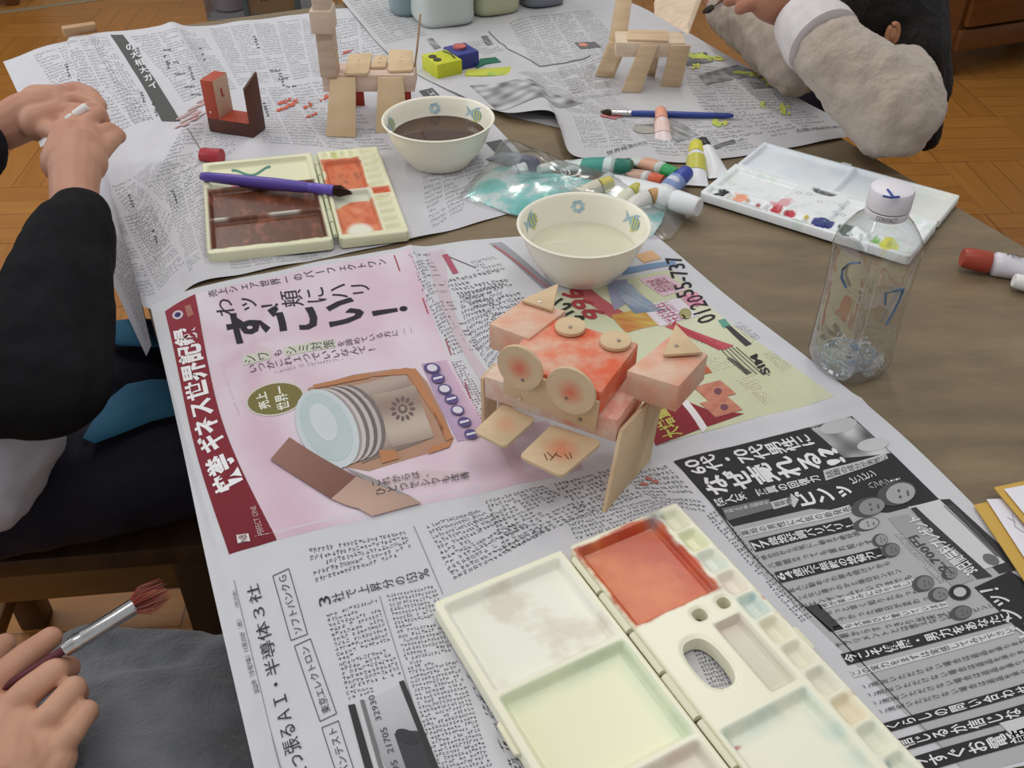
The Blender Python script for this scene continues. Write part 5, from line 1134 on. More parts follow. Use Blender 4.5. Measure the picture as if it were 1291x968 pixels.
q = [b1 + dx * .0003, b1 + dx * .0038, b1 + dx * .0038 + dyy * .034, b1 + dx * .0003 + dyy * .034]
V, F = prism([at(p, .003) for p in q], [at(q[0], .073), at(q[1], .073), at(q[2], .084), at(q[3], .084)], .0004); o = mesh('thin_board', V, F, [brn, ply], ub, 30)

# yellow and blue lying model
yb = empty('wooden_block_toy', (*(G(590, 95)[:2]), T + .002), 'lying wooden block toy with a yellow face block and blue body', 'wooden toy')
yel = mat('yellow_paint', c(206, 208, 40), .5, noise=(40, c(190, 196, 30))); blu = mat('blue_paint', c(54, 62, 142), .5, noise=(40, c(46, 52, 126)))
y0, y1 = G(528, 86, .004), G(552, 100, .004); y1 = G(552, 101, .003); y2 = G(583, 94, .003); ddx = (y2 - y1); ll = np.linalg.norm(ddx); ddx /= ll; ddy = np.array([-ddx[1], ddx[0], 0])
q = [y1, y1 + ddx * ll, y1 + ddx * ll + ddy * .052, y1 + ddy * .052]
V, F = prism([at(p, .003) for p in q], [at(p, .027) for p in q], .001); mesh('face_block', V, F, [yel], yb, 30)
q = [p + np.array([0, 0, 0]) for p in (y1 + ddx * (ll + .001) + ddy * .016, y1 + ddx * (ll + .040) + ddy * .016, y1 + ddx * (ll + .040) + ddy * .062, y1 + ddx * (ll + .001) + ddy * .062)]
V, F = prism([at(p, .004) for p in q], [at(p, .028) for p in q], .001); mesh('body_block', V, F, [blu], yb, 30)
disc('round_plate', at(sum(q) / 4 + ddy * .006, .028), UP, .013, .003, mat('red_on_blue', c(170, 86, 92), .6, noise=(60, c(130, 80, 110))), yb, ry=.011)
disc('round_plate', at(sum(q) / 4 + ddy * .002, .0305), UP, .009, .002, mat('red_disc', c(196, 96, 82), .6), yb)
for cx, cy in ((549, 70), (557, 76)): disc('eye', at(y1 + ddx * .010 + ddy * (.034 if cx < 555 else .018) , .027), UP, .0065, .0015, mat('dark_eye', c(66, 66, 50), .6), yb)
mb = MB(); mb.add(*tube([at(y1 + ddx * (ll - .007) + ddy * .010, .0272), at(y1 + ddx * (ll - .004) + ddy * .028, .0274), at(y1 + ddx * (ll - .008) + ddy * .046, .0272)], [.0014] * 3, 8)); mb.out('mouth', [mat('dark_eye', (0, 0, 0))], yb)
V, F = slab([G(586, 97, .004), G(643, 97, .004), G(644, 86, .004), G(588, 90, .004)], UP, .003); mesh('arm_board', V, F, [painted('yellow_green', (206, 210, 60), (90, 176, 90), 30, .55, .7)], yb, 30)
V, F = slab([G(600, 87, .0035), G(612, 82, .0035), G(632, 80, .0035), G(625, 74, .0035), G(605, 76, .0035)], UP, .003); mesh('arm_board', V, F, [mat('green_board', c(30, 110, 84), .5)], yb, 30)

# giraffe-like bare model
gf = empty('wooden_giraffe_toy', (*(G(805, 108)[:2]), T + .002), 'bare wooden animal toy on four slanted board legs beside the sleeved arm', 'wooden toy')
WG = wood('c', (214, 184, 148), (196, 164, 124)); WG2 = wood('d', (224, 200, 172), (204, 178, 148))
gz0, gz1 = .050, .072
g0, g1 = G(787, 72, gz0), G(866, 73, gz0); g0 = G(786, 72, gz0); gx = (g1 - g0); Lg = np.linalg.norm(gx); gx /= Lg; gy = np.array([-gx[1], gx[0], 0])
q = [g0 - gx * .012, g1 - gx * .004, g1 - gx * .004 + gy * .05, g0 - gx * .012 + gy * .05]
V, F = prism([at(p, gz0) for p in q], [at(p, gz1) for p in q], .001); mesh('body_block', V, F, [WG2], gf, 30)
t = [at(p, gz1 + .0002) for p in (g0 + gx * .004 + gy * .004, g1 - gx * .03 + gy * .0, g1 - gx * .028 + gy * .046, g0 + gx * .008 + gy * .046)]; V, F = slab(t, UP, .0035); mesh('back_board', V, F, [WG], gf, 30)
for b_, t_, nm in (([(783, 115), (807, 116)], [(806, 48), (828, 48)], 'leg'), ([(832, 108), (858, 109)], [(843, 46), (867, 44)], 'leg')):
    V, F = slab([G(*b_[0], .003), G(*b_[1], .003), at(g0 + gx * np.dot(G(*t_[1], .07) - g0, gx) - gy * .001, .070), at(g0 + gx * np.dot(G(*t_[0], .07) - g0, gx) - gy * .001, .070)], -gy, .0034); mesh(nm, V, F, [WG], gf, 30)
for b_, t_, zt_ in (([(750, 96), (774, 98)], [(768, 52), (790, 60)], .058), ([(815, 94), (826, 96)], [(822, 72), (831, 72)], .05)):
    V, F = slab([G(*b_[0], .003), G(*b_[1], .003), G(*t_[1], zt_), G(*t_[0], zt_)], gy, .0034); mesh('leg', V, F, [WG], gf, 30)
V, F = slab([G(768, 55, .055), G(790, 52, .058), G(798, -10, .115), G(779, -10, .115)], gy, .016); mesh('neck_board', V, F, [WG], gf, 30)
V, F = slab([G(825, 18, .075), G(868, 44, .075), G(890, -14, .105), G(836, -16, .105)], gy * .8 + UP * .3, .026); mesh('head_block', V, F, [WG2], gf, 30)
# ---------------------------------------------------------------- plastic bottle
bb = G(1067, 461); bz = T + .0005
pet = clear_mat('clear_bottle_plastic', (.955, .965, .97), .35, .04, bump=(30, .12))
be = empty('plastic_bottle', (bb[0], bb[1], bz), 'clear empty plastic bottle with white cap and blue pen marks, on bare table', 'bottle')
prof = [(.0, .006), (.018, .004), (.026, .0), (.0315, .001), (.0345, .006), (.0352, .015), (.0345, .03), (.0340, .06), (.0335, .085), (.0342, .11), (.0350, .132), (.0345, .142), (.0315, .151), (.0255, .159), (.0190, .165), (.0165, .169), (.0165, .180)]
V = []; F = []; n = 72; rot = math.radians(28)
for i, (r, z) in enumerate(prof):
    sup = 2.0 + 2.2 * max(0, min(1, (z - .002) / .01)) * max(0, min(1, (.156 - z) / .02))
    V_, _ = lathe([(r * (.93 if z < .158 else 1), z)], (bb[0], bb[1], bz), n, sup, rot, False); V += V_
F = [(i * n + k, i * n + (k + 1) % n, (i + 1) * n + (k + 1) % n, (i + 1) * n + k) for i in range(len(prof) - 1) for k in range(n)]
mesh('bottle_body', V, F, [pet], be, 60)
def on_cyl(px, py, R):
    cpos = np.array([0, 0, T + CAMH]); d = np.array([px - 645.5, SP * (484 - py) + CP * FPX, CP * (484 - py) - SP * FPX]); d /= np.linalg.norm(d)
    o = cpos[:2] - bb[:2]; A_ = d[:2] @ d[:2]; B_ = 2 * o @ d[:2]; C2 = o @ o - R * R; dc = B_ * B_ - 4 * A_ * C2
    t = (-B_ - math.sqrt(max(dc, 0))) / (2 * A_); return cpos + d * t
penblue = mat('pen_blue', c(72, 100, 128), .5)
for st in ([(1084, 331), (1070, 332), (1062, 340), (1061, 350), (1067, 363)], [(1116, 384), (1117, 370), (1127, 367), (1139, 364), (1134, 378), (1126, 394), (1117, 409)]):
    V, F = tube([on_cyl(x, y, .0345) for x, y in st], [.0017] * len(st), 8, flat=[(1, .5)] * len(st)); mesh('pen_mark', V, F, [penblue], be, 60)
# ribbed foot of the bottle, with opaque strands added to imitate its refraction
V = []; F = []; n = 80
for r in (.003, .012, .020, .027, .0325):
    for k in range(n):
        a = k / n * 6.2832; w_ = math.cos(a * 8) * .0035 * (r / .03); V.append((bb[0] + r * math.cos(a), bb[1] + r * math.sin(a), bz + .006 + abs(w_) + .004 * (1 - r / .033) + (.008 if r > .03 else 0) * (.5 + .5 * math.cos(a * 8))))
F = [(i * n + k, i * n + (k + 1) % n, (i + 1) * n + (k + 1) % n, (i + 1) * n + k) for i in range(4) for k in range(n)]
mesh('ribbed_foot', V, F, [clear_mat('rib_plastic', (.84, .89, .93), .8, .12, bump=(240, .9))], be, 60)
mb = MB(); rg = np.random.default_rng(3)
for k in range(26):
    a = rg.random() * 6.28; r = .008 + rg.random() * .022; da = .25 + rg.random() * .7; z = .009 + rg.random() * .008
    mb.add(*tube([(bb[0] + r * math.cos(a + da * t), bb[1] + r * math.sin(a + da * t), bz + z + .002 * math.sin(9 * t)) for t in np.linspace(0, 1, 6)], [.0006] * 6, 5))
mb.out('refraction_streaks', [mat('streak_blue_grey', c(120, 146, 164), .15, .8)], be, 60)
V, F = lathe([(.0, .0), (.0178, .0), (.0186, .0015), (.0186, .0065), (.0180, .007)], (bb[0], bb[1], bz + .1655), 48, close=False); mesh('neck_ring', V, F, [mat('cap_white', c(226, 220, 226), .4)], be, 50)
cz = .1735; V, F = [], []; n = 96
cap = [(.0184, 0), (.0187, .001), (.0187, .015), (.0178, .0175), (.0160, .0185), (.0, .0187)]
for i, (r, z) in enumerate(cap):
    for k in range(n):
        a = 6.28318 * k / n; rr = r + (.00022 * (1 if k % 2 else -1) if 0 < i < 3 else 0); V.append((bb[0] + rr * math.cos(a), bb[1] + rr * math.sin(a), bz + cz + z))
F = [(i * n + k, i * n + (k + 1) % n, (i + 1) * n + (k + 1) % n, (i + 1) * n + k) for i in range(len(cap) - 1) for k in range(n)]
co = mesh('cap', V, F, [mat('cap_white', (1, 1, 1))], be, 40)
for st in ([(1113, 247), (1123, 249), (1134, 248)], [(1119, 239), (1127, 249)]):
    V, F = tube([G(x, y, .1735 + .0187 + .0008) for x, y in st], [.0010] * len(st), 8); mesh('pen_mark', V, F, [mat('pen_blue2', c(48, 66, 150), .5)], co, 60)
gv, gf_ = glyphs('CONTACT'); a0 = math.atan2(-bb[1], -bb[0])
V = [(bb[0] + .0190 * math.cos(a0 + (x - .5) * .95 + .1), bb[1] + .0190 * math.sin(a0 + (x - .5) * .95 + .1), bz + .1672 + y * .0042) for x, y in gv]; mesh('ring_lettering', V, gf_, [mat('lettering_grey', c(70, 66, 78), .6)], be, 0)

# ---------------------------------------------------------------- paint tubes, caps
def ptube(name, cat, a, b, r, body, capc, label, lab=None, za=None, zb=None, capl=.22, z0=.003, flat_end=.22, capr=.9, letter=None, world=False):
    if not world: r *= 1.2
    A_ = np.array(a, float) if world else G(*a, (za if za is not None else z0)); B_ = np.array(b, float) if world else G(*b, (zb if zb is not None else z0 + r))
    d = B_ - A_; L = np.linalg.norm(d); d = d / L; s = np.cross(d, UP); s /= np.linalg.norm(s); u = np.cross(s, d)
    e = empty(name, ((A_ + B_) / 2)[:2].tolist() + [min(A_[2], B_[2]) - r * .5], label, cat)
    n = 20
    def ring(t, w, h):
        o = A_ + d * L * t; return [o + s * math.cos(x) * w + u * math.sin(x) * h for x in np.linspace(0, 2 * math.pi, n, endpoint=False)]
    st = [(0, 1.35, flat_end * .25), (.03, 1.35, flat_end * .25), (.05, 1.33, flat_end * .5), (.2, 1.22, .5), (.4, 1.1, .78), (1 - capl - .10, 1, .97), (1 - capl - .05, .98, .96), (1 - capl - .015, .62, .62), (1 - capl + .02, .5, .5)]
    V = []; 
    for t, w, h in st: V += ring(t, r * w, r * h)
    F = [(i * n + k, i * n + (k + 1) % n, (i + 1) * n + (k + 1) % n, (i + 1) * n + k) for i in range(len(st) - 1) for k in range(n)] + [tuple(range(n))[::-1], tuple(range((len(st) - 1) * n, len(st) * n))]
    mesh('tube_body', V, F, [mat('tube_' + str(body), c(*body), .3)], e, 50)
    if lab:
        V = []
        sl = [(.30, 1.165, .665), (.42, 1.1, .80), (.62, 1.03, .93)]
        for t, w, h in sl: V += ring(t, r * w + .0003, r * h + .0004)
        F = [(i * n + k, i * n + (k + 1) % n, (i + 1) * n + (k + 1) % n, (i + 1) * n + k) for i in range(2) for k in range(n)]
        lb = mesh('label_band', V, F, [mat('band_' + str(lab), c(*lab), .35)], e, 50)
    c0 = A_ + d * L * (1 - capl); pth = [c0, c0 + d * L * capl * .06, c0 + d * L * capl * .5, c0 + d * L * capl * .9, c0 + d * L * capl]
    V, F = tube(pth, [r * capr * .96, r * capr, r * capr * .96, r * capr * .9, r * capr * .78], 24); cp = mesh('cap', V, F, [mat('capc_' + str(capc), c(*capc), .35)], e, 40)
    if letter:
        mb = MB(); decal_text(mb, letter, A_ + d * L * .34 + u * r * .98 - s * r * .3, d * L * .30, -s * r * -.6, u, lift=.0006); mb.out('lettering', [mat('lettering_grey', (0, 0, 0))], e)
    return e
WH = (222, 222, 226)
ptube('paint_tube', 'paint tube', (709, 208), (797, 211), .0105, (204, 218, 214), (36, 116, 96), 'white paint tube with dark green cap and teal band, next to the curled newspaper', (60, 150, 136), capl=.22)
ptube('paint_tube', 'paint tube', (837, 184), (833, 139), .0085, (226, 206, 204), (232, 156, 128), 'small white paint tube with a peach cap, below the blue brush', (230, 196, 186), capl=.30)
ptube('paint_tube', 'paint tube', (877, 234), (878, 182), .0100, WH, (214, 206, 66), 'white paint tube with a yellow cap and yellow label', (196, 190, 70), capl=.26)
ptube('paint_tube', 'paint tube', (908, 224), (884, 179), .0095, WH, (48, 46, 50), 'white paint tube with a black cap, leaning towards the white palette', None, capl=.22)
ptube('paint_tube', 'paint tube', (775, 217), (836, 229), .0085, (206, 204, 200), (214, 88, 52), 'silvery paint tube with an orange-red cap', (190, 150, 130), capl=.24)
ptube('paint_tube', 'paint tube', (796, 200), (853, 220), .0085, (198, 206, 198), (40, 160, 84), 'pale paint tube with a bright green cap', (214, 160, 130), capl=.26, z0=.006)
ptube('paint_tube', 'paint tube', (832, 248), (867, 216), .0100, (200, 204, 214), (58, 74, 166), 'pale paint tube with a round blue cap', (120, 140, 190), capl=.42, z0=.010)
ptube('paint_tube', 'paint tube', (756, 224), (881, 262), .0125, (226, 226, 228), (228, 230, 232), 'large white paint tube with a white cap lying across the clear bag', None, capl=.24, za=.014, zb=.020)
ptube('paint_tube', 'paint tube', (718, 250), (772, 230), .0095, (206, 198, 176), (206, 192, 92), 'paint tube with a yellow cap inside the clear bag', None, capl=.26, z0=.008)
ptube('paint_tube', 'paint tube', (770, 262), (806, 236), .0080, (214, 210, 190), (190, 184, 84), 'paint tube with a dull yellow-green cap inside the clear bag', None, capl=.28, z0=.012)
ptube('paint_tube', 'paint tube', (784, 262), (834, 243), .0090, (210, 206, 200), (200, 150, 96), 'paint tube with a tan cap inside the clear bag', None, capl=.28, z0=.012)
ptube('paint_tube', 'paint tube', (622, 196), (676, 208), .0095, (150, 152, 160), (52, 50, 92), 'paint tube with a navy cap at the far end of the clear bag', None, capl=.26, z0=.003)
ptube('paint_tube', 'paint tube', (636, 222), (664, 210), .0070, (214, 214, 216), (232, 232, 232), 'small paint tube with a white cap beside the navy-capped one', None, capl=.4, z0=.003)
ptube('paint_tube', 'paint tube', (720, 205), (680, 214), .0065, (214, 216, 210), (228, 228, 220), 'tiny white-capped tube between bag and bare table', None, capl=.45, z0=.003)
ptube('paint_tube', 'paint tube', (1350, 352), (1213, 324), .0115, (216, 210, 218), (168, 62, 42), 'white paint tube with a brick-red cap at the right of the bare table', None, capl=.25, letter='あか')
ptube('paint_tube', 'paint tube', (1345, 372), (1278, 353), .0080, (220, 216, 210), (230, 228, 224), 'white-capped tube below the brick-red capped tube', None, capl=.35)
# loose red cap on the far newspaper
r0, r1 = G(254, 195, .010), G(279, 198, .010); V, F = tube([r0, r0 + (r1 - r0) * .08, r1, r1 - (r1 - r0) * .02, r0 + (r1 - r0) * .3], [.0085, .0095, .0108, .0092, .0082], 28); o = mesh('tube_cap', V, F, [mat('red_cap', c(176, 40, 48), .4)], None, 40); tag(o, 'loose red screw cap by the brown and orange palette', 'cap')

# ---------------------------------------------------------------- teal case and clear bag
teal = bpy.data.materials.new('teal_pattern'); teal.use_nodes = True
def _teal():
    nt = teal.node_tree; L = nt.links; b = nt.nodes['Principled BSDF']; tc = nd(nt, 'ShaderNodeTexCoord'); n = nd(nt, 'ShaderNodeTexVoronoi', Scale=70.0); n2 = nd(nt, 'ShaderNodeTexNoise', Scale=28.0, Detail=3.0)
    L.new(tc.outputs['Object'], n.inputs['Vector']); L.new(tc.outputs['Object'], n2.inputs['Vector'])
    ad = nd(nt, 'ShaderNodeMath', operation='MULTIPLY_ADD'); ad.inputs[1].default_value = .22; L.new(n.outputs['Color'], ad.inputs[0]); L.new(n2.outputs['Fac'], ad.inputs[2])
    cr = nd(nt, 'ShaderNodeValToRGB'); e = cr.color_ramp.elements; cr.color_ramp.interpolation = 'EASE'
    e[0].position = .46; e[0].color = (*c(92, 196, 186), 1); e[1].position = .70; e[1].color = (*c(206, 222, 218), 1); m = e.new(.60); m.color = (*c(130, 208, 204), 1)
    L.new(ad.outputs[0], cr.inputs[0]); L.new(cr.outputs[0], b.inputs['Base Color']); b.inputs['Roughness'].default_value = .3
_teal()
tp = [(589, 247), (598, 232), (620, 213), (640, 209), (672, 213), (720, 222), (765, 230), (805, 245), (840, 262), (834, 280), (822, 298), (790, 300), (745, 292), (690, 279), (640, 268), (610, 256)]
def pillow(name, px, z0, h, m, parent=None, n=7, wob=0.0):
    Q = np.array([G(x, y, z0)[:2] for x, y in px]); ce = Q.mean(0); V = [(*ce, T + z0 + h)]; m_ = len(Q)
    for k in range(1, n + 1):
        t = k / n; zz = h * (1 - t ** 3)
        for i, q in enumerate(Q): V.append((*(ce + (q - ce) * t), T + z0 + zz + wob * math.sin(i * 2.1 + k) * (1 - t)))
    F = [(0, 1 + i, 1 + (i + 1) % m_) for i in range(m_)] + [(1 + k * m_ + i, 1 + (k + 1) * m_ + i, 1 + (k + 1) * m_ + (i + 1) % m_, 1 + k * m_ + (i + 1) % m_) for k in range(n - 1) for i in range(m_)]
    k0 = len(V); V += [(*q, T + z0 - .0015) for q in Q]; F += [(1 + (n - 1) * m_ + i, k0 + i, k0 + (i + 1) % m_, 1 + (n - 1) * m_ + (i + 1) % m_) for i in range(m_)] + [tuple(range(k0, k0 + m_))[::-1]]
    return mesh(name, V, F, [m], parent, 60)
te = empty('pencil_case', G(715, 255, .002), 'flat teal and white patterned case showing through the clear bag', 'case')
pillow('case_body', tp, .004, .006, teal, te)
lb = quadz([(744, 240), (788, 246), (796, 262), (752, 256)], .0112); V, F = slab(lb, UP, .0008, .0002); lo_ = mesh('name_label', V, F, [mat('label_pale', c(176, 214, 210), .4)], te, 30)
mb = MB(); decal_text(mb, 'なまえ', G(758, 249, .0124), G(782, 252, .0124) - G(758, 249, .0124), G(760, 243, .0124) - G(758, 249, .0124), UP); decal_text(mb, 'クラス', G(762, 257, .0124), G(786, 260, .0124) - G(762, 257, .0124), G(764, 252, .0124) - G(762, 257, .0124), UP)
mb.out('label_lettering', [mat('lettering_teal', c(60, 110, 116), .6)], lo_)
bag = clear_mat('clear_film', (.95, .96, .96), .35, .22, bump=(26, .25))
bp_ = [(576, 250), (596, 226), (618, 200), (634, 176), (648, 178), (690, 196), (740, 214), (800, 222), (850, 246), (872, 270), (846, 300), (826, 302), (780, 303), (720, 289), (650, 273), (600, 258)]
Q = np.array([G(x, y, .003)[:2] for x, y in bp_]); ce = Q.mean(0); V = [(*ce, T + .024)]; n = 14; m_ = len(Q)
Qf = []
for i in range(m_):
    for t in (0, .25, .5, .75): Qf.append(Q[i] * (1 - t) + Q[(i + 1) % m_] * t)
Q = np.array(Qf); m_ = len(Q)
for k in range(1, n + 1):
    t = k / n
    for i, q in enumerate(Q):
        x, y = ce + (q - ce) * t; V.append((x, y, T + .003 + .024 * (1 - t ** 4) * (.8 + .2 * math.sin(x * 60) * math.sin(y * 75)) + .0012 * math.sin(i * .9 + k * .8)))
F = [(0, 1 + i, 1 + (i + 1) % m_) for i in range(m_)] + [(1 + k * m_ + i, 1 + (k + 1) * m_ + i, 1 + (k + 1) * m_ + (i + 1) % m_, 1 + k * m_ + (i + 1) % m_) for k in range(n - 1) for i in range(m_)]
o = mesh('plastic_bag', V, F, [bag], None, 180); tag(o, 'crinkled clear plastic bag over the teal case and paint tubes', 'plastic bag')

# ---------------------------------------------------------------- envelopes at the right edge
def card(px, z, th, m, label, name='paper_card', marks=()):
    t = quadz(px, z); V, F = slab([p - UP * th for p in t], UP, th, .0003); o = mesh(name, V, F, m, None, 30); tag(o, label, 'paper'); return o
yb_ = mat('manila_yellow', c(206, 162, 66), .6); wp = mat('white_card', c(226, 222, 230), .6)
for i, (yp, wpx, z, lb_) in enumerate((([(1228, 636), (1262, 629), (1340, 730), (1300, 745)], [(1244, 629), (1268, 628), (1350, 725), (1330, 748), (1290, 700)], .008, 'lower white slip on a yellow card, its corner under the upper one'), ([(1253, 614), (1300, 604), (1400, 700), (1330, 705)], [(1266, 616), (1310, 608), (1400, 692), (1330, 694)], .014, 'upper white slip on a yellow card at the right edge of the picture'))):
    pe = empty('paper_slip', G(1320, 690, z - .004), lb_, 'paper')
    t = quadz(yp, z - .002); V, F = slab([p - UP * .0012 for p in t], UP, .0012, .0003); mesh('yellow_backing', V, F, [yb_], pe, 30)['label'] = 'yellow card backing'
    t = quadz(wpx, z); V, F = slab([p - UP * .0008 for p in t], UP, .0008, .0002); w_ = mesh('white_sheet', V, F, [wp], pe, 30); w_['label'] = 'white top sheet'
    if i == 0:
        mb = MB()
        for a, b in (((1270, 652), (1280, 658)), ((1276, 648), (1280, 664)), ((1284, 656), (1292, 664)), ((1280, 664), (1292, 672))): mb.add(*tube([G(*a, z + .0002), G(*b, z + .0002)], [.0004] * 2, 5))
        mb.out('pencil_marks', [mat('pencil_grey', c(170, 164, 176), .7)], w_)

# ---------------------------------------------------------------- jugs at the far end
def jug(px, py, r, h, col, label, sup=4.0, rot=.4, alpha=.0):
    o = G(px, py); z = T + .004; e = empty('plastic_jug', (o[0], o[1], z), label, 'jug', 'plastic jugs at the far end of the table')
    pr = [(0, .002), (r * .8, .001), (r * .93, .002), (r * .99, .008), (r, .016), (r * .985, .03), (r * 1.0, .035), (r * 1.0, h * .8), (r * .96, h * .86), (r * .75, h * .93), (r * .35, h * .96), (r * .33, h), (0, h)]
    V, F = lathe(pr, (o[0], o[1], z), 56, sup, rot); mesh('jug_body', V, F, [mat('jug_' + str(col), c(*col), .35, noise=(14, [x * .88 for x in c(*col)]))], e, 60)
    V, F = lathe([(r * .42, h - .004), (r * .43, h + .018), (r * .38, h + .022), (0, h + .022)], (o[0], o[1], z), 40); mesh('cap', V, F, [mat('jug_cap', c(214, 214, 218), .4)], e, 40)
jug(517, 17, .036, .16, (132, 152, 158), 'grey-blue translucent jug, leftmost at the far end', 2.6)
jug(558, 27, .050, .17, (198, 206, 200), 'milky white translucent jug at the far end, second from left')
jug(620, 14, .044, .16, (186, 190, 152), 'yellowish translucent jug at the far end, third from left')
jug(680, 4, .043, .15, (124, 128, 140), 'dark grey-blue jug at the far end, rightmost', 3)

# ---------------------------------------------------------------- room furniture behind
cw = mat('cabinet_wood', c(104, 58, 20), .35, noise=(3, c(78, 42, 14), (1, 1, 6)))
def cabinet(pa, pb, depth, h, label, handle=True):
    a, b = G(*pa, -.7), G(*pb, -.7); a[2] = b[2] = 0; d = (b - a); L = np.linalg.norm(d); d = d / L; nn_ = np.array([-d[1], d[0], 0]); m_ = (a + b) / 2 + nn_ * depth / 2; rz = math.atan2(d[1], d[0])
    e = empty('wooden_cabinet', (m_[0], m_[1], 0), label, 'cabinet')
    mb = MB(); mb.add(*box(m_[0], m_[1], .09 + (h - .09) / 2, L, depth, h - .09, .006, rz)); mb.out('carcass', [cw], e, 30)
    mb = MB(); mm = (a + b) / 2 - nn_ * .012; mb.add(*box(mm[0], mm[1], .135, L, .02, .07, .003, rz)); mb.out('bottom_rail', [cw], e, 30)
    for k in range(2):
        t = (k + .5) / 2; p = a + d * L * t - nn_ * .012; mb = MB(); mb.add(*box(p[0], p[1], .18 + (h - .22) / 2, L / 2 - .03, .022, h - .22, .004, rz)); dr = mb.out('door', [mat('cabinet_door_wood', c(112, 62, 22), .35, noise=(3, c(84, 44, 14), (1, 1, 6)))], e, 30)
        if handle:
            q0 = a + d * (L * t - .20) - nn_ * .06; q1 = a + d * (L * t + .16) - nn_ * .06
            V, F = tube([q0 + UP * .40, q1 + UP * .52], [.010, .010], 12); mesh('handle', V, F, [mat('brushed_steel', c(170, 164, 154), .3, metal=.8)], dr, 40)
    for t in (.04, .96):
        for dd_ in (.04, depth - .04):
            p = a + d * L * t + nn_ * dd_; mb = MB(); mb.add(*box(p[0], p[1], .045, .05, .05, .09, .004, rz)); mb.out('leg', [cw], e, 30)
cabinet((1190, 100), (1420, 62), .5, .9, 'dark brown wooden cabinet behind the child at the right')
cabinet((-260, 30), (26, 8), .5, .9, 'brown wooden cabinet at the far left corner', False)
bx0 = empty('storage_bin', (*G(330, 12, -.7)[:2], 0), 'clear grey storage bin standing on the floor beyond the table', 'storage bin')
a, b = G(262, 26, -.7), G(398, 22, -.7); a[2] = b[2] = 0; d = b - a; L = np.linalg.norm(d); d /= L; nn_ = np.array([-d[1], d[0], 0])
grey_f = clear_mat('bin_plastic', (.88, .89, .90), .4, .3)
for nm, p0, p1 in (('front_wall', a, b), ('back_wall', a + nn_ * .3, b + nn_ * .3), ('side_wall', a, a + nn_ * .3), ('side_wall', b, b + nn_ * .3)):
    dd_ = (p1 - p0) / np.linalg.norm(p1 - p0); q_ = np.array([-dd_[1], dd_[0], 0]) * .002; V, F = prism([p0 - q_, p1 - q_, p1 + q_, p0 + q_], [x + UP * .32 for x in (p0 - q_, p1 - q_, p1 + q_, p0 + q_)], .0005, 1); mesh(nm, V, F, [grey_f], bx0, 30)
mb = MB(); mb.add(*prism([a, b, b + nn_ * .3, a + nn_ * .3], [x + UP * .006 for x in (a, b, b + nn_ * .3, a + nn_ * .3)], .001)); mb.out('bin_floor', [mat('bin_grey', c(150, 152, 156), .5)], bx0, 30)
cb = empty('cardboard_sheet', (*(a + d * L * .6 + nn_ * .06)[:2], .01), 'tan cardboard sheet with blue drawing and teal edges, inside the grey bin', 'cardboard')
k0, k1 = a + d * L * .36 + nn_ * .03, a + d * L * .84 + nn_ * .03
V, F = slab([k0 + UP * .01, k1 + UP * .01, k1 + UP * .33, k0 + UP * .33], nn_, .01); mesh('sheet', V, F, [mat('cardboard', c(176, 142, 96), .7)], cb, 30)
for p in (k0, k1):
    V, F = tube([p + UP * .01 - nn_ * .004, p + UP * .33 - nn_ * .004], [.012, .012], 8); mesh('edge_strip', V, F, [mat('teal_tape', c(70, 120, 128), .5)], cb, 30)
mb = MB(); rg = random.Random(3)
for pts in ([(.2, .07), (.35, .16), (.5, .10), (.4, .05), (.25, .08)], [(.3, .05), (.55, .12), (.8, .22)], [(.42, .16), (.5, .19), (.58, .15), (.52, .11)], [(.18, .12), (.2, .18), (.3, .2)]):
    mb.add(*tube([k0 + (k1 - k0) * x + UP * (.0 + y * 1.2) - nn_ * .002 for x, y in pts], [.004] * len(pts), 6))
mb.out('drawing', [mat('teal_pen', c(70, 110, 120), .6)], cb, 40)
jr = a + d * L * .17 + nn_ * .12; V, F = lathe([(0, .008), (.05, .008), (.06, .015), (.065, .25), (.05, .28), (0, .28)], (jr[0], jr[1], 0), 32); o = mesh('plastic_tub', V, F, [mat('lavender_plastic', c(150, 148, 164), .4)], None, 50); tag(o, 'lavender-grey round tub inside the storage bin', 'tub')
# small offcut caught at the far left table corner
oc = G(86, 47, .004); mb = MB(); mb.add(*box(oc[0] + .01, oc[1] + .03, T + .008, .055, .018, .014, .002, .5)); o = mb.out('wood_offcut', [mat('offcut_wood', c(190, 150, 110), .6, noise=(30, c(170, 128, 90)))], None, 30); tag(o, 'small wood offcut at the far left corner of the table', 'wood offcut')

# ---------------------------------------------------------------- stool
st_w = mat('stool_wood', c(86, 58, 30), .45, noise=(5, c(64, 42, 22), (5, 1, 1))); st_l = mat('stool_rail_wood', c(136, 96, 44), .45, noise=(5, c(110, 74, 32), (1, 1, 6)))
sz = -.27; c0 = G(256, 688, sz); c1 = G(-160, 722, sz); dS = c1 - c0; dS /= np.linalg.norm(dS); nS = np.array([dS[1], -dS[0], 0]); nS = nS if nS[1] > 0 else -nS
SL, SD = .40, .30; q = [c0, c0 + dS * SL, c0 + dS * SL + nS * SD, c0 + nS * SD]; H0 = T + sz
se = empty('wooden_stool', (*(sum(q) / 4)[:2], 0), 'dark wooden box stool under the child in navy trousers', 'stool')
zq = lambda z: [np.array([p[0], p[1], z]) for p in q]
V, F = prism(zq(H0 - .028), zq(H0), .004); mesh('seat', V, F, [st_w], se, 30)
ins = lambda a, b: c0 + dS * a + nS * b
for a, b in ((.022, .022), (SL - .022, .022), (SL - .022, SD - .022), (.022, SD - .022)):
    p = ins(a, b); mb = MB(); mb.add(*box(p[0], p[1], (H0 - .028) / 2, .040, .040, H0 - .028, .003, math.atan2(dS[1], dS[0]))); mb.out('leg', [st_w], se, 30)
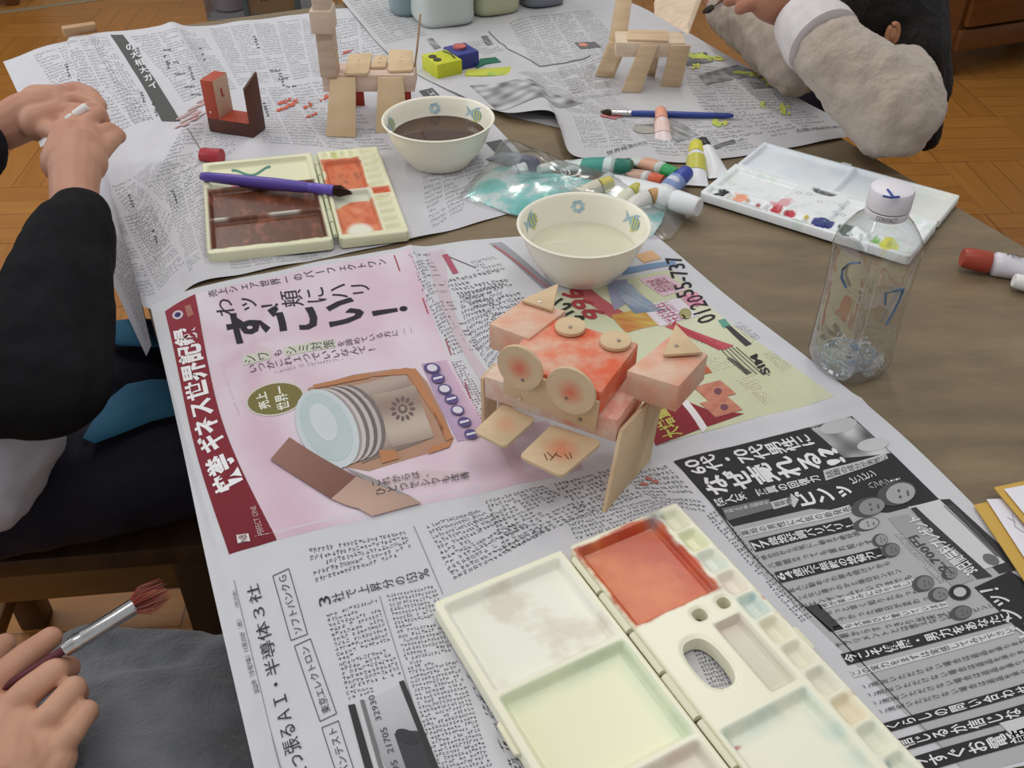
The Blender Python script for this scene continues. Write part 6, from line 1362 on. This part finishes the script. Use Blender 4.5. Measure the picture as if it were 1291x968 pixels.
for (a0_, b0_, a1_, b1_) in ((.04, .012, SL - .04, .012), (.04, SD - .012, SL - .04, SD - .012), (.012, .04, .012, SD - .04), (SL - .012, .04, SL - .012, SD - .04)):
    p0, p1 = ins(a0_, b0_), ins(a1_, b1_); m_ = (p0 + p1) / 2; dd_ = p1 - p0
    mb = MB(); mb.add(*box(m_[0], m_[1], H0 - .028 - .0235, np.linalg.norm(dd_), .016, .045, .002, math.atan2(dd_[1], dd_[0]))); mb.out('rail', [st_l], se, 30)
    mb = MB(); mb.add(*box(m_[0], m_[1], .09, np.linalg.norm(dd_), .016, .03, .002, math.atan2(dd_[1], dd_[0]))); mb.out('stretcher', [st_l], se, 30)
# ---------------------------------------------------------------- people
skin = mat('skin_a', c(196, 144, 116), .55, .3, noise=(18, c(184, 126, 102)), bump=(90, .05)); skin2 = mat('skin_b', c(204, 152, 122), .5, .3, noise=(14, c(188, 132, 106)), bump=(120, .08)); skin3 = mat('skin_c', c(176, 118, 88), .55, .3, noise=(18, c(160, 100, 78)))
nailm = mat('fingernail', c(222, 176, 156), .3)
def S(p0, z0, r0, p1, z1, r1, *f): return (G(*p0, z0), r0, G(*p1, z1), r1, *f)
def chain(pts): return [(G(*a[0], a[1]), a[2], G(*b[0], b[1]), b[2]) for a, b in zip(pts[:-1], pts[1:])]

# child at the left, leaning over the corner with both hands together
p1 = empty('person', (-.86, .66, 0), 'child at left in black sweatshirt, white shirt and navy trousers with blue panels', 'person')
V3 = lambda *a: np.array(a, float)
body = []
hip = V3(-.80, .72, T - .155); chest = V3(-.86, .74, T + .10); neck = V3(-.84, .76, T + .24); hd = V3(-.80, .78, T + .36)
body += [(hip, .10, chest, .10), (chest, .09, neck, .045), (neck, .045, hd, .05), (hd, .085, hd + V3(.02, 0, .03), .088), (hd + V3(.07, 0, -.04), .04, hd + V3(.06, 0, 0), .05), (hd + V3(.095, 0, .0), .012, hd + V3(.105, .0, -.012), .014)]
# near arm (his right): shoulder, elbow, wrist, hand
el = G(52, 470, .03); wr = G(92, 262, .10); shd = V3(-.82, .60, T + .16)
body += [(shd, .045, el, .036), (el, .036, wr, .0225), (chest + V3(0, -.04, .06), .05, shd, .045)]
body += chain([((93, 262), .10, .0235), ((94, 225), .105, .026), ((96, 196), .11, .030)]) + [S((80, 205), .11, .024, (88, 175), .112, .022), S((110, 205), .108, .022, (108, 178), .11, .022), S((88, 178), .112, .022, (106, 182), .11, .022)]
for f in ([((112, 180), .112, .0125), ((128, 168), .114, .0105), ((138, 164), .112, .0095), ((147, 168), .108, .008)],
          [((104, 168), .116, .0115), ((114, 152), .122, .010), ((124, 144), .120, .0092), ((130, 152), .112, .0085)],
          [((92, 164), .116, .0115), ((100, 148), .120, .010), ((112, 138), .122, .0092), ((120, 142), .118, .0082)],
          [((78, 168), .114, .0105), ((84, 152), .118, .0095), ((94, 142), .12, .0085), ((102, 140), .12, .0075)],
          [((118, 200), .108, .0125), ((132, 186), .108, .0105), ((144, 174), .106, .0095), ((150, 172), .104, .0085)]): body += chain(f)
# far arm (his left)
el2 = V3(-.83, 1.02, T + .02); sh2 = V3(-.88, .90, T + .16); wr2_ = G(2, 160, .10)
body += [(chest + V3(0, .06, .05), .05, sh2, .045), (sh2, .045, el2, .036), (el2, .034, wr2_, .025)]
body += chain([((2, 162), .10, .026), ((30, 148), .108, .028), ((52, 142), .112, .030)]) + [S((48, 130), .116, .022, (72, 128), .118, .020), S((50, 155), .11, .022, (70, 148), .112, .020), S((72, 128), .118, .019, (74, 148), .112, .018)]
for f in ([((74, 120), .120, .0125), ((96, 114), .124, .011), ((114, 120), .122, .010), ((126, 134), .116, .0090)],
          [((76, 130), .119, .012), ((98, 126), .122, .0105), ((118, 132), .119, .010), ((128, 148), .112, .0088)],
          [((76, 142), .116, .0115), ((96, 140), .12, .0105), ((112, 146), .116, .0095), ((120, 158), .11, .0085)],
          [((74, 152), .112, .0105), ((90, 154), .114, .0095), ((104, 160), .112, .0088), ((108, 168), .108, .008)],
          [((56, 162), .108, .0125), ((76, 170), .112, .0105), ((92, 160), .118, .0095), ((104, 148), .122, .0085)]): body += chain(f)
th1a, th1b = V3(-.80, .70, T - .165), V3(-.30, .86, T - .18); th2a, th2b = V3(-.82, .84, T - .18), V3(-.36, 1.03, T - .19)
body += [(th1a, .07, th1b, .05), (th2a, .07, th2b, .05), (th1b, .05, V3(-.26, .85, .10), .035), (th2b, .05, V3(-.31, 1.04, .10), .035), (V3(-.26, .85, .06), .035, V3(-.12, .90, .04), .03), (V3(-.31, 1.04, .06), .035, V3(-.17, 1.10, .04), .03)]
blob('body', body, [skin], p1, .0024, 4)
blk_ = mat('black_sweatshirt', c(30, 29, 32), .9, .1, noise=(40, c(24, 23, 26)), bump=(60, .25))
cuff = G(95, 272, .10)
blob('sweatshirt', [(chest + V3(0, -.02, -.02), .125, chest + V3(0, .04, .08), .10), (chest + V3(.0, -.02, -.10), .12, chest, .12), (shd, .062, el + V3(.0, 0, 0), .062), (el, .064, G(72, 370, .07), .053), (G(72, 370, .07), .053, G(88, 300, .09), .043), (G(90, 300, .09), .040, G(97, 277, .098), .034), (chest + V3(0, .1, .06), .08, sh2, .062), (sh2, .062, el2, .060), (el2, .056, G(-35, 190, .09), .040)], [blk_], p1, .006, 6, disp=(.05, .010))
blob('white_shirt', [(hip + V3(.0, -.04, .06), .108, hip + V3(.02, .05, .06), .108), (hip + V3(.03, -.04, .0), .09, chest + V3(.02, -.02, -.08), .12), (G(8, 540, -.06), .060, G(-20, 610, -.10), .05)], [mat('white_cotton', c(204, 202, 210), .8, bump=(14, .35))], p1, .006, 6, disp=(.04, .012))
navy = mat('navy_track_cloth', c(30, 30, 46), .7, .3, bump=(30, .2)); bluc = mat('blue_stripe_cloth', c(34, 98, 132), .7, bump=(30, .2))
blob('trousers', [(hip + V3(0, -.06, 0), .105, hip + V3(0, .08, 0), .105), (th1a, .086, th1b, .070), (th2a, .086, th2b, .070), (th1b, .080, V3(-.26, .85, .14), .062), (th2b, .080, V3(-.31, 1.04, .14), .062)], [navy], p1, .006, 6, disp=(.06, .012))
def strip_on(pts, name, r):
    V, F = tube(pts, r, 16, flat=[(1, .35)] * len(pts)); return V, F
def cloth_patch(name, px, z, m, parent, h=.006):
    o = pillow(name, px, z, h, m, parent); return o
tz = -.096
cp = cloth_patch('blue_panel', [(104, 552), (118, 528), (140, 500), (160, 484), (190, 478), (225, 478), (262, 482), (262, 515), (230, 520), (190, 530), (150, 546), (118, 558)], tz, bluc, p1, .010); cp['label'] = 'blue side panel of the near trouser leg'
cp = cloth_patch('blue_panel', [(118, 425), (124, 408), (150, 404), (180, 402), (230, 405), (230, 438), (185, 436), (150, 434)], tz, bluc, p1, .010); cp['label'] = 'blue side panel of the far trouser leg'
hairm = mat('black_hair', c(16, 13, 12), .6, .2, noise=(40, c(28, 22, 18), (1, 1, 8)), bump=(50, .5, (4, 4, 1)))
blob('hair', [(hd + V3(-.03, 0, .04), .098, hd + V3(.01, 0, .065), .09)], [hairm], p1, .006, 4)
# white tube in his fingers
ptube('paint_tube', 'paint tube', G(50, 182, .10), G(110, 134, .134), .0065, (212, 208, 206), (226, 222, 218), 'white paint tube being opened between the hands of the child at left', None, capl=.25, world=True)

# nearest child: only a hand with a brush and a grey fleece lap are in view
p3 = empty('person', (-.36, .30, 0), 'child in grey fleece at the bottom left, holding a red-tipped paintbrush', 'person')
hz = -.05
hseg = chain([((-60, 1040), -.06, .028), ((-10, 985), -.052, .027)]) + [S((-10, 985), hz, .026, (8, 915), hz + .002, .020), S((5, 975), hz, .026, (30, 925), hz + .002, .019), S((28, 985), hz, .024, (58, 945), hz, .016), S((6, 912), hz + .002, .018, (58, 942), hz, .016), S((-40, 900), hz, .022, (0, 905), hz + .002, .018), S((20, 975), hz, .027, (20, 945), hz, .022), S((50, 990), hz - .004, .02, (74, 955), hz - .002, .013)]
for f in ([((-34, 888), hz + .006, .0125), ((-2, 856), hz + .014, .0112), ((34, 826), hz + .016, .0104), ((64, 804), hz + .012, .0088)],
          [((6, 902), hz + .008, .0120), ((36, 872), hz + .016, .0112), ((70, 846), hz + .015, .0104), ((86, 842), hz + .004, .0092)],
          [((40, 926), hz + .006, .0112), ((66, 900), hz + .013, .0104), ((93, 868), hz + .012, .0096), ((98, 876), hz - .002, .0084)],
          [((70, 950), hz + .002, .0100), ((90, 925), hz + .008, .0090), ((110, 896), hz + .006, .0082), ((112, 900), hz - .006, .0074)],
          [((-50, 900), hz - .008, .0150), ((-28, 860), hz - .014, .0120), ((-6, 824), hz - .010, .0105), ((6, 812), hz - .014, .0090)]): hseg += chain(f)
tor = V3(-.50, .02, T - .12)
hseg += [(G(-60, 1040, -.06), .028, V3(-.58, .15, T - .10), .035), (V3(-.58, .15, T - .10), .038, V3(-.62, -.02, T + .08), .045), (V3(-.62, -.02, T + .08), .045, V3(-.50, -.02, T + .1), .07), (V3(-.50, -.02, T + .1), .08, V3(-.5, .0, T - .20), .09), (V3(-.50, -.02, T + .1), .05, V3(-.5, -.02, T + .26), .045), (V3(-.5, .0, T + .36), .085, V3(-.5, .0, T + .33), .08),
         (V3(-.5, .02, T - .22), .07, V3(-.26, .42, T - .22), .055), (V3(-.26, .42, T - .22), .05, V3(-.26, .42, .06), .035)]
blob('body', hseg, [skin2], p3, .0018, 3)
grey = mat('grey_fleece', c(112, 114, 120), .95, .1, noise=(22, c(86, 88, 94), (1, 1, 1), 8.0), bump=(220, .35), sheen=.4)
fz = -.18
blob('fleece_clothes', [(G(120, 860, fz), .050, G(290, 870, fz), .052), (G(60, 1000, fz), .085, G(260, 960, fz), .085), (G(230, 1050, fz), .10, G(20, 1050, fz), .10), (G(60, 1000, fz), .085, V3(-.48, .05, T - .2), .13), (V3(-.48, .03, T - .2), .14, V3(-.5, .0, T + .08), .13), (V3(-.5, -.02, T + .08), .10, V3(-.62, -.02, T + .08), .06), (V3(-.62, -.02, T + .08), .06, V3(-.585, .14, T - .09), .05), (G(290, 880, fz), .06, G(290, 900, -.55), .05), (G(160, 900, fz), .06, G(160, 930, -.55), .05)], [grey], p3, .006, 6, disp=(.05, .014))
blob('hair', [(V3(-.5, -.02, T + .38), .095, V3(-.5, -.01, T + .37), .093)], [hairm], p3, .006, 4)
bh = lambda px, py, z: G(px, py, z)
b3 = brush(bh(-20, 882, -.040), bh(171, 763, -.012), bh(218, 740, -.004), .0030, (96, 40, 50), (110, 84, 76), 'flat brush with a silver ferrule and red-stained bristles in the near hand', fl=.46, tipcol=(170, 70, 56), flare=2.1, fr=.0062)

# child at the right: sleeve, elbow on the table edge, head bent low
p2 = empty('person', (*G(1130, 20, -.3)[:2], 0), 'child with black hair in a beige sweater, bent low at the far right corner', 'person')
sw = mat('beige_sweater', c(184, 168, 153), .9, .15, noise=(16, c(166, 149, 134), (1, 1, 1), 6.0), bump=(160, .35, (1, 1, 1)), sheen=.3)
h0 = G(1092, 30, .05); elb = G(1126, 138, .074); wr_b = G(1000, 10, .15); shl = G(1128, 88, -.035); tb_ = G(1118, 20, -.12); pel = tb_ * [1, 1, 0] + V3(.10, .10, T - .30)
fd_ = G(1010, 74, .03) - h0; facedir = fd_ / np.linalg.norm(fd_); sh_l = G(1040, 30, -.10)
bs = [(h0, .078, h0 + V3(.0, .02, .02), .080), (h0 + facedir * .045 + V3(0, 0, -.012), .050, h0 + facedir * .066 + V3(0, -.01, -.03), .034), (h0 + facedir * .09 + V3(0, -.008, -.008), .011, h0 + facedir * .098 + V3(0, -.01, -.018), .012), (h0, .05, tb_, .05), (tb_, .08, pel, .09),
      (elb, .034, wr_b, .026), (wr_b, .030, G(975, -2, .165), .032), (G(975, -2, .165), .032, G(950, -22, .17), .026), (elb, .036, shl, .040), (shl, .045, tb_, .06),
      (sh_l, .040, G(1000, 84, .055), .026), (G(1000, 84, .055), .026, G(912, 8, .045), .024), (G(912, 8, .045), .026, G(900, -14, .05), .027), (tb_, .06, sh_l, .045)]
for k, (a_, b_) in enumerate((((958, -8), (930, -4)), ((950, -22), (922, -16)), ((942, -34), (916, -28)), ((936, -44), (914, -38)), ((968, -6), (944, 6)))):
    bs += [(G(*a_, .168), .012, G(*b_, .160), .0095), (G(*b_, .160), .0095, G(b_[0] - 12, b_[1] + 6, .148), .0082)]
for k in range(5):
    bs += [(G(900 - k * 3, -14 - k * 5, .05), .012, G(880 - k * 3, -20 - k * 6, .06), .009), (G(880 - k * 3, -20 - k * 6, .06), .009, G(868 - k * 2, -16 - k * 6, .052), .008)]
kn = pel + V3(-.20, -.02, -.02)
bs += [(pel, .075, kn, .055), (kn, .05, V3(kn[0], kn[1], .06), .035), (V3(kn[0], kn[1], .05), .035, V3(kn[0] - .12, kn[1] - .04, .035), .028)]
blob('body', bs, [skin3], p2, .0034, 5)
blob('sweater', [(G(1052, 70, .122), .050, elb, .062), (elb, .061, G(1140, 130, .045), .054), (G(1140, 130, .045), .054, shl, .058), (shl, .062, tb_, .085), (tb_, .095, pel, .11), (tb_, .08, sh_l, .07)], [sw], p2, .0045, 5, disp=(.03, .014))
blob('sweater_sleeve', [(sh_l, .062, G(1004, 82, .055), .044), (G(1004, 82, .055), .043, G(918, 14, .045), .038)], [mat('beige_sweater_shaded', c(176, 160, 146), .9, .15, noise=(10, c(150, 134, 120), (4, 1, 1)), bump=(60, .4))], p2, .005, 4, disp=(.02, .012))  # same sweater on the far arm, its shade put into a darker colour
ca, cb_ = G(1040, 56, .130), G(1011, 22, .146); V, F = tube([ca + (cb_ - ca) * t for t in (0, .03, .3, .75, .95, 1)], [.044, .050, .0505, .045, .0425, .036], 40); mesh('cuff', V, F, [mat('cuff_knit', c(212, 204, 204), .85, noise=(60, c(198, 190, 190)))], p2, 60)
blob('trousers', [(pel, .10, kn, .075), (kn, .07, V3(kn[0], kn[1], .10), .055)], [navy], p2, .007, 4)
# hair over the crown and down the side, ear left free
hb = h0 - facedir * .03; cam_dir = V3(0, 0, T + CAMH) - h0; cam_dir /= np.linalg.norm(cam_dir)
blob('hair', [(hb + V3(.0, .015, .03), .088, h0 + V3(0, .02, .045), .084), (h0 + cam_dir * .014 + V3(-.02, 0, .02), .080, h0 + cam_dir * .012 + V3(.02, 0, .0), .080), (hb + V3(.035, .01, .0), .078, G(1142, 70, .02), .062), (G(1140, 70, .02), .060, G(1160, 130, -.06), .042), (G(1150, 20, .03), .06, G(1166, 110, -.05), .045), (G(1164, 120, -.06), .040, G(1168, 172, -.12), .024)], [hairm], p2, .005, 4, disp=(.02, .006))
ea = h0 + cam_dir * .098 + V3(.040, 0, -.012)
ea = G(1125, 44, (h0 + cam_dir * .078)[2] - T - .008)
mb = MB(); V, F = tube([ea + V3(.006 * math.cos(t) * 1.3, 0, .017 * math.sin(t)) for t in np.linspace(-1.2, 3.9, 14)], [.0042] * 14, 8); mb.add(V, F)
V, F = tube([ea + V3(0, .004, -.012), ea + V3(0, .005, .0), ea + V3(0, .004, .012)], [.007, .010, .007], 12); mb.add(V, F); o = mb.out('ear', [mat('ear_skin', c(178, 118, 84), .5)], p2, 180); o['label'] = 'ear showing between the dark hair'
mo = h0 + facedir * .100 + V3(0, -.012, -.030); V, F = tube([mo + V3(-.012, 0, .004), mo, mo + V3(.012, -.004, -.004)], [.003, .006, .003], 10); mesh('mouth', V, F, [mat('lip', c(176, 90, 84), .4)], p2, 180)
brush(G(960, -22, .15), G(898, 9, .135), G(884, 17, .13), .0042, (44, 70, 160), (70, 60, 50), 'blue paintbrush held by the child in the beige sweater', fl=.2)
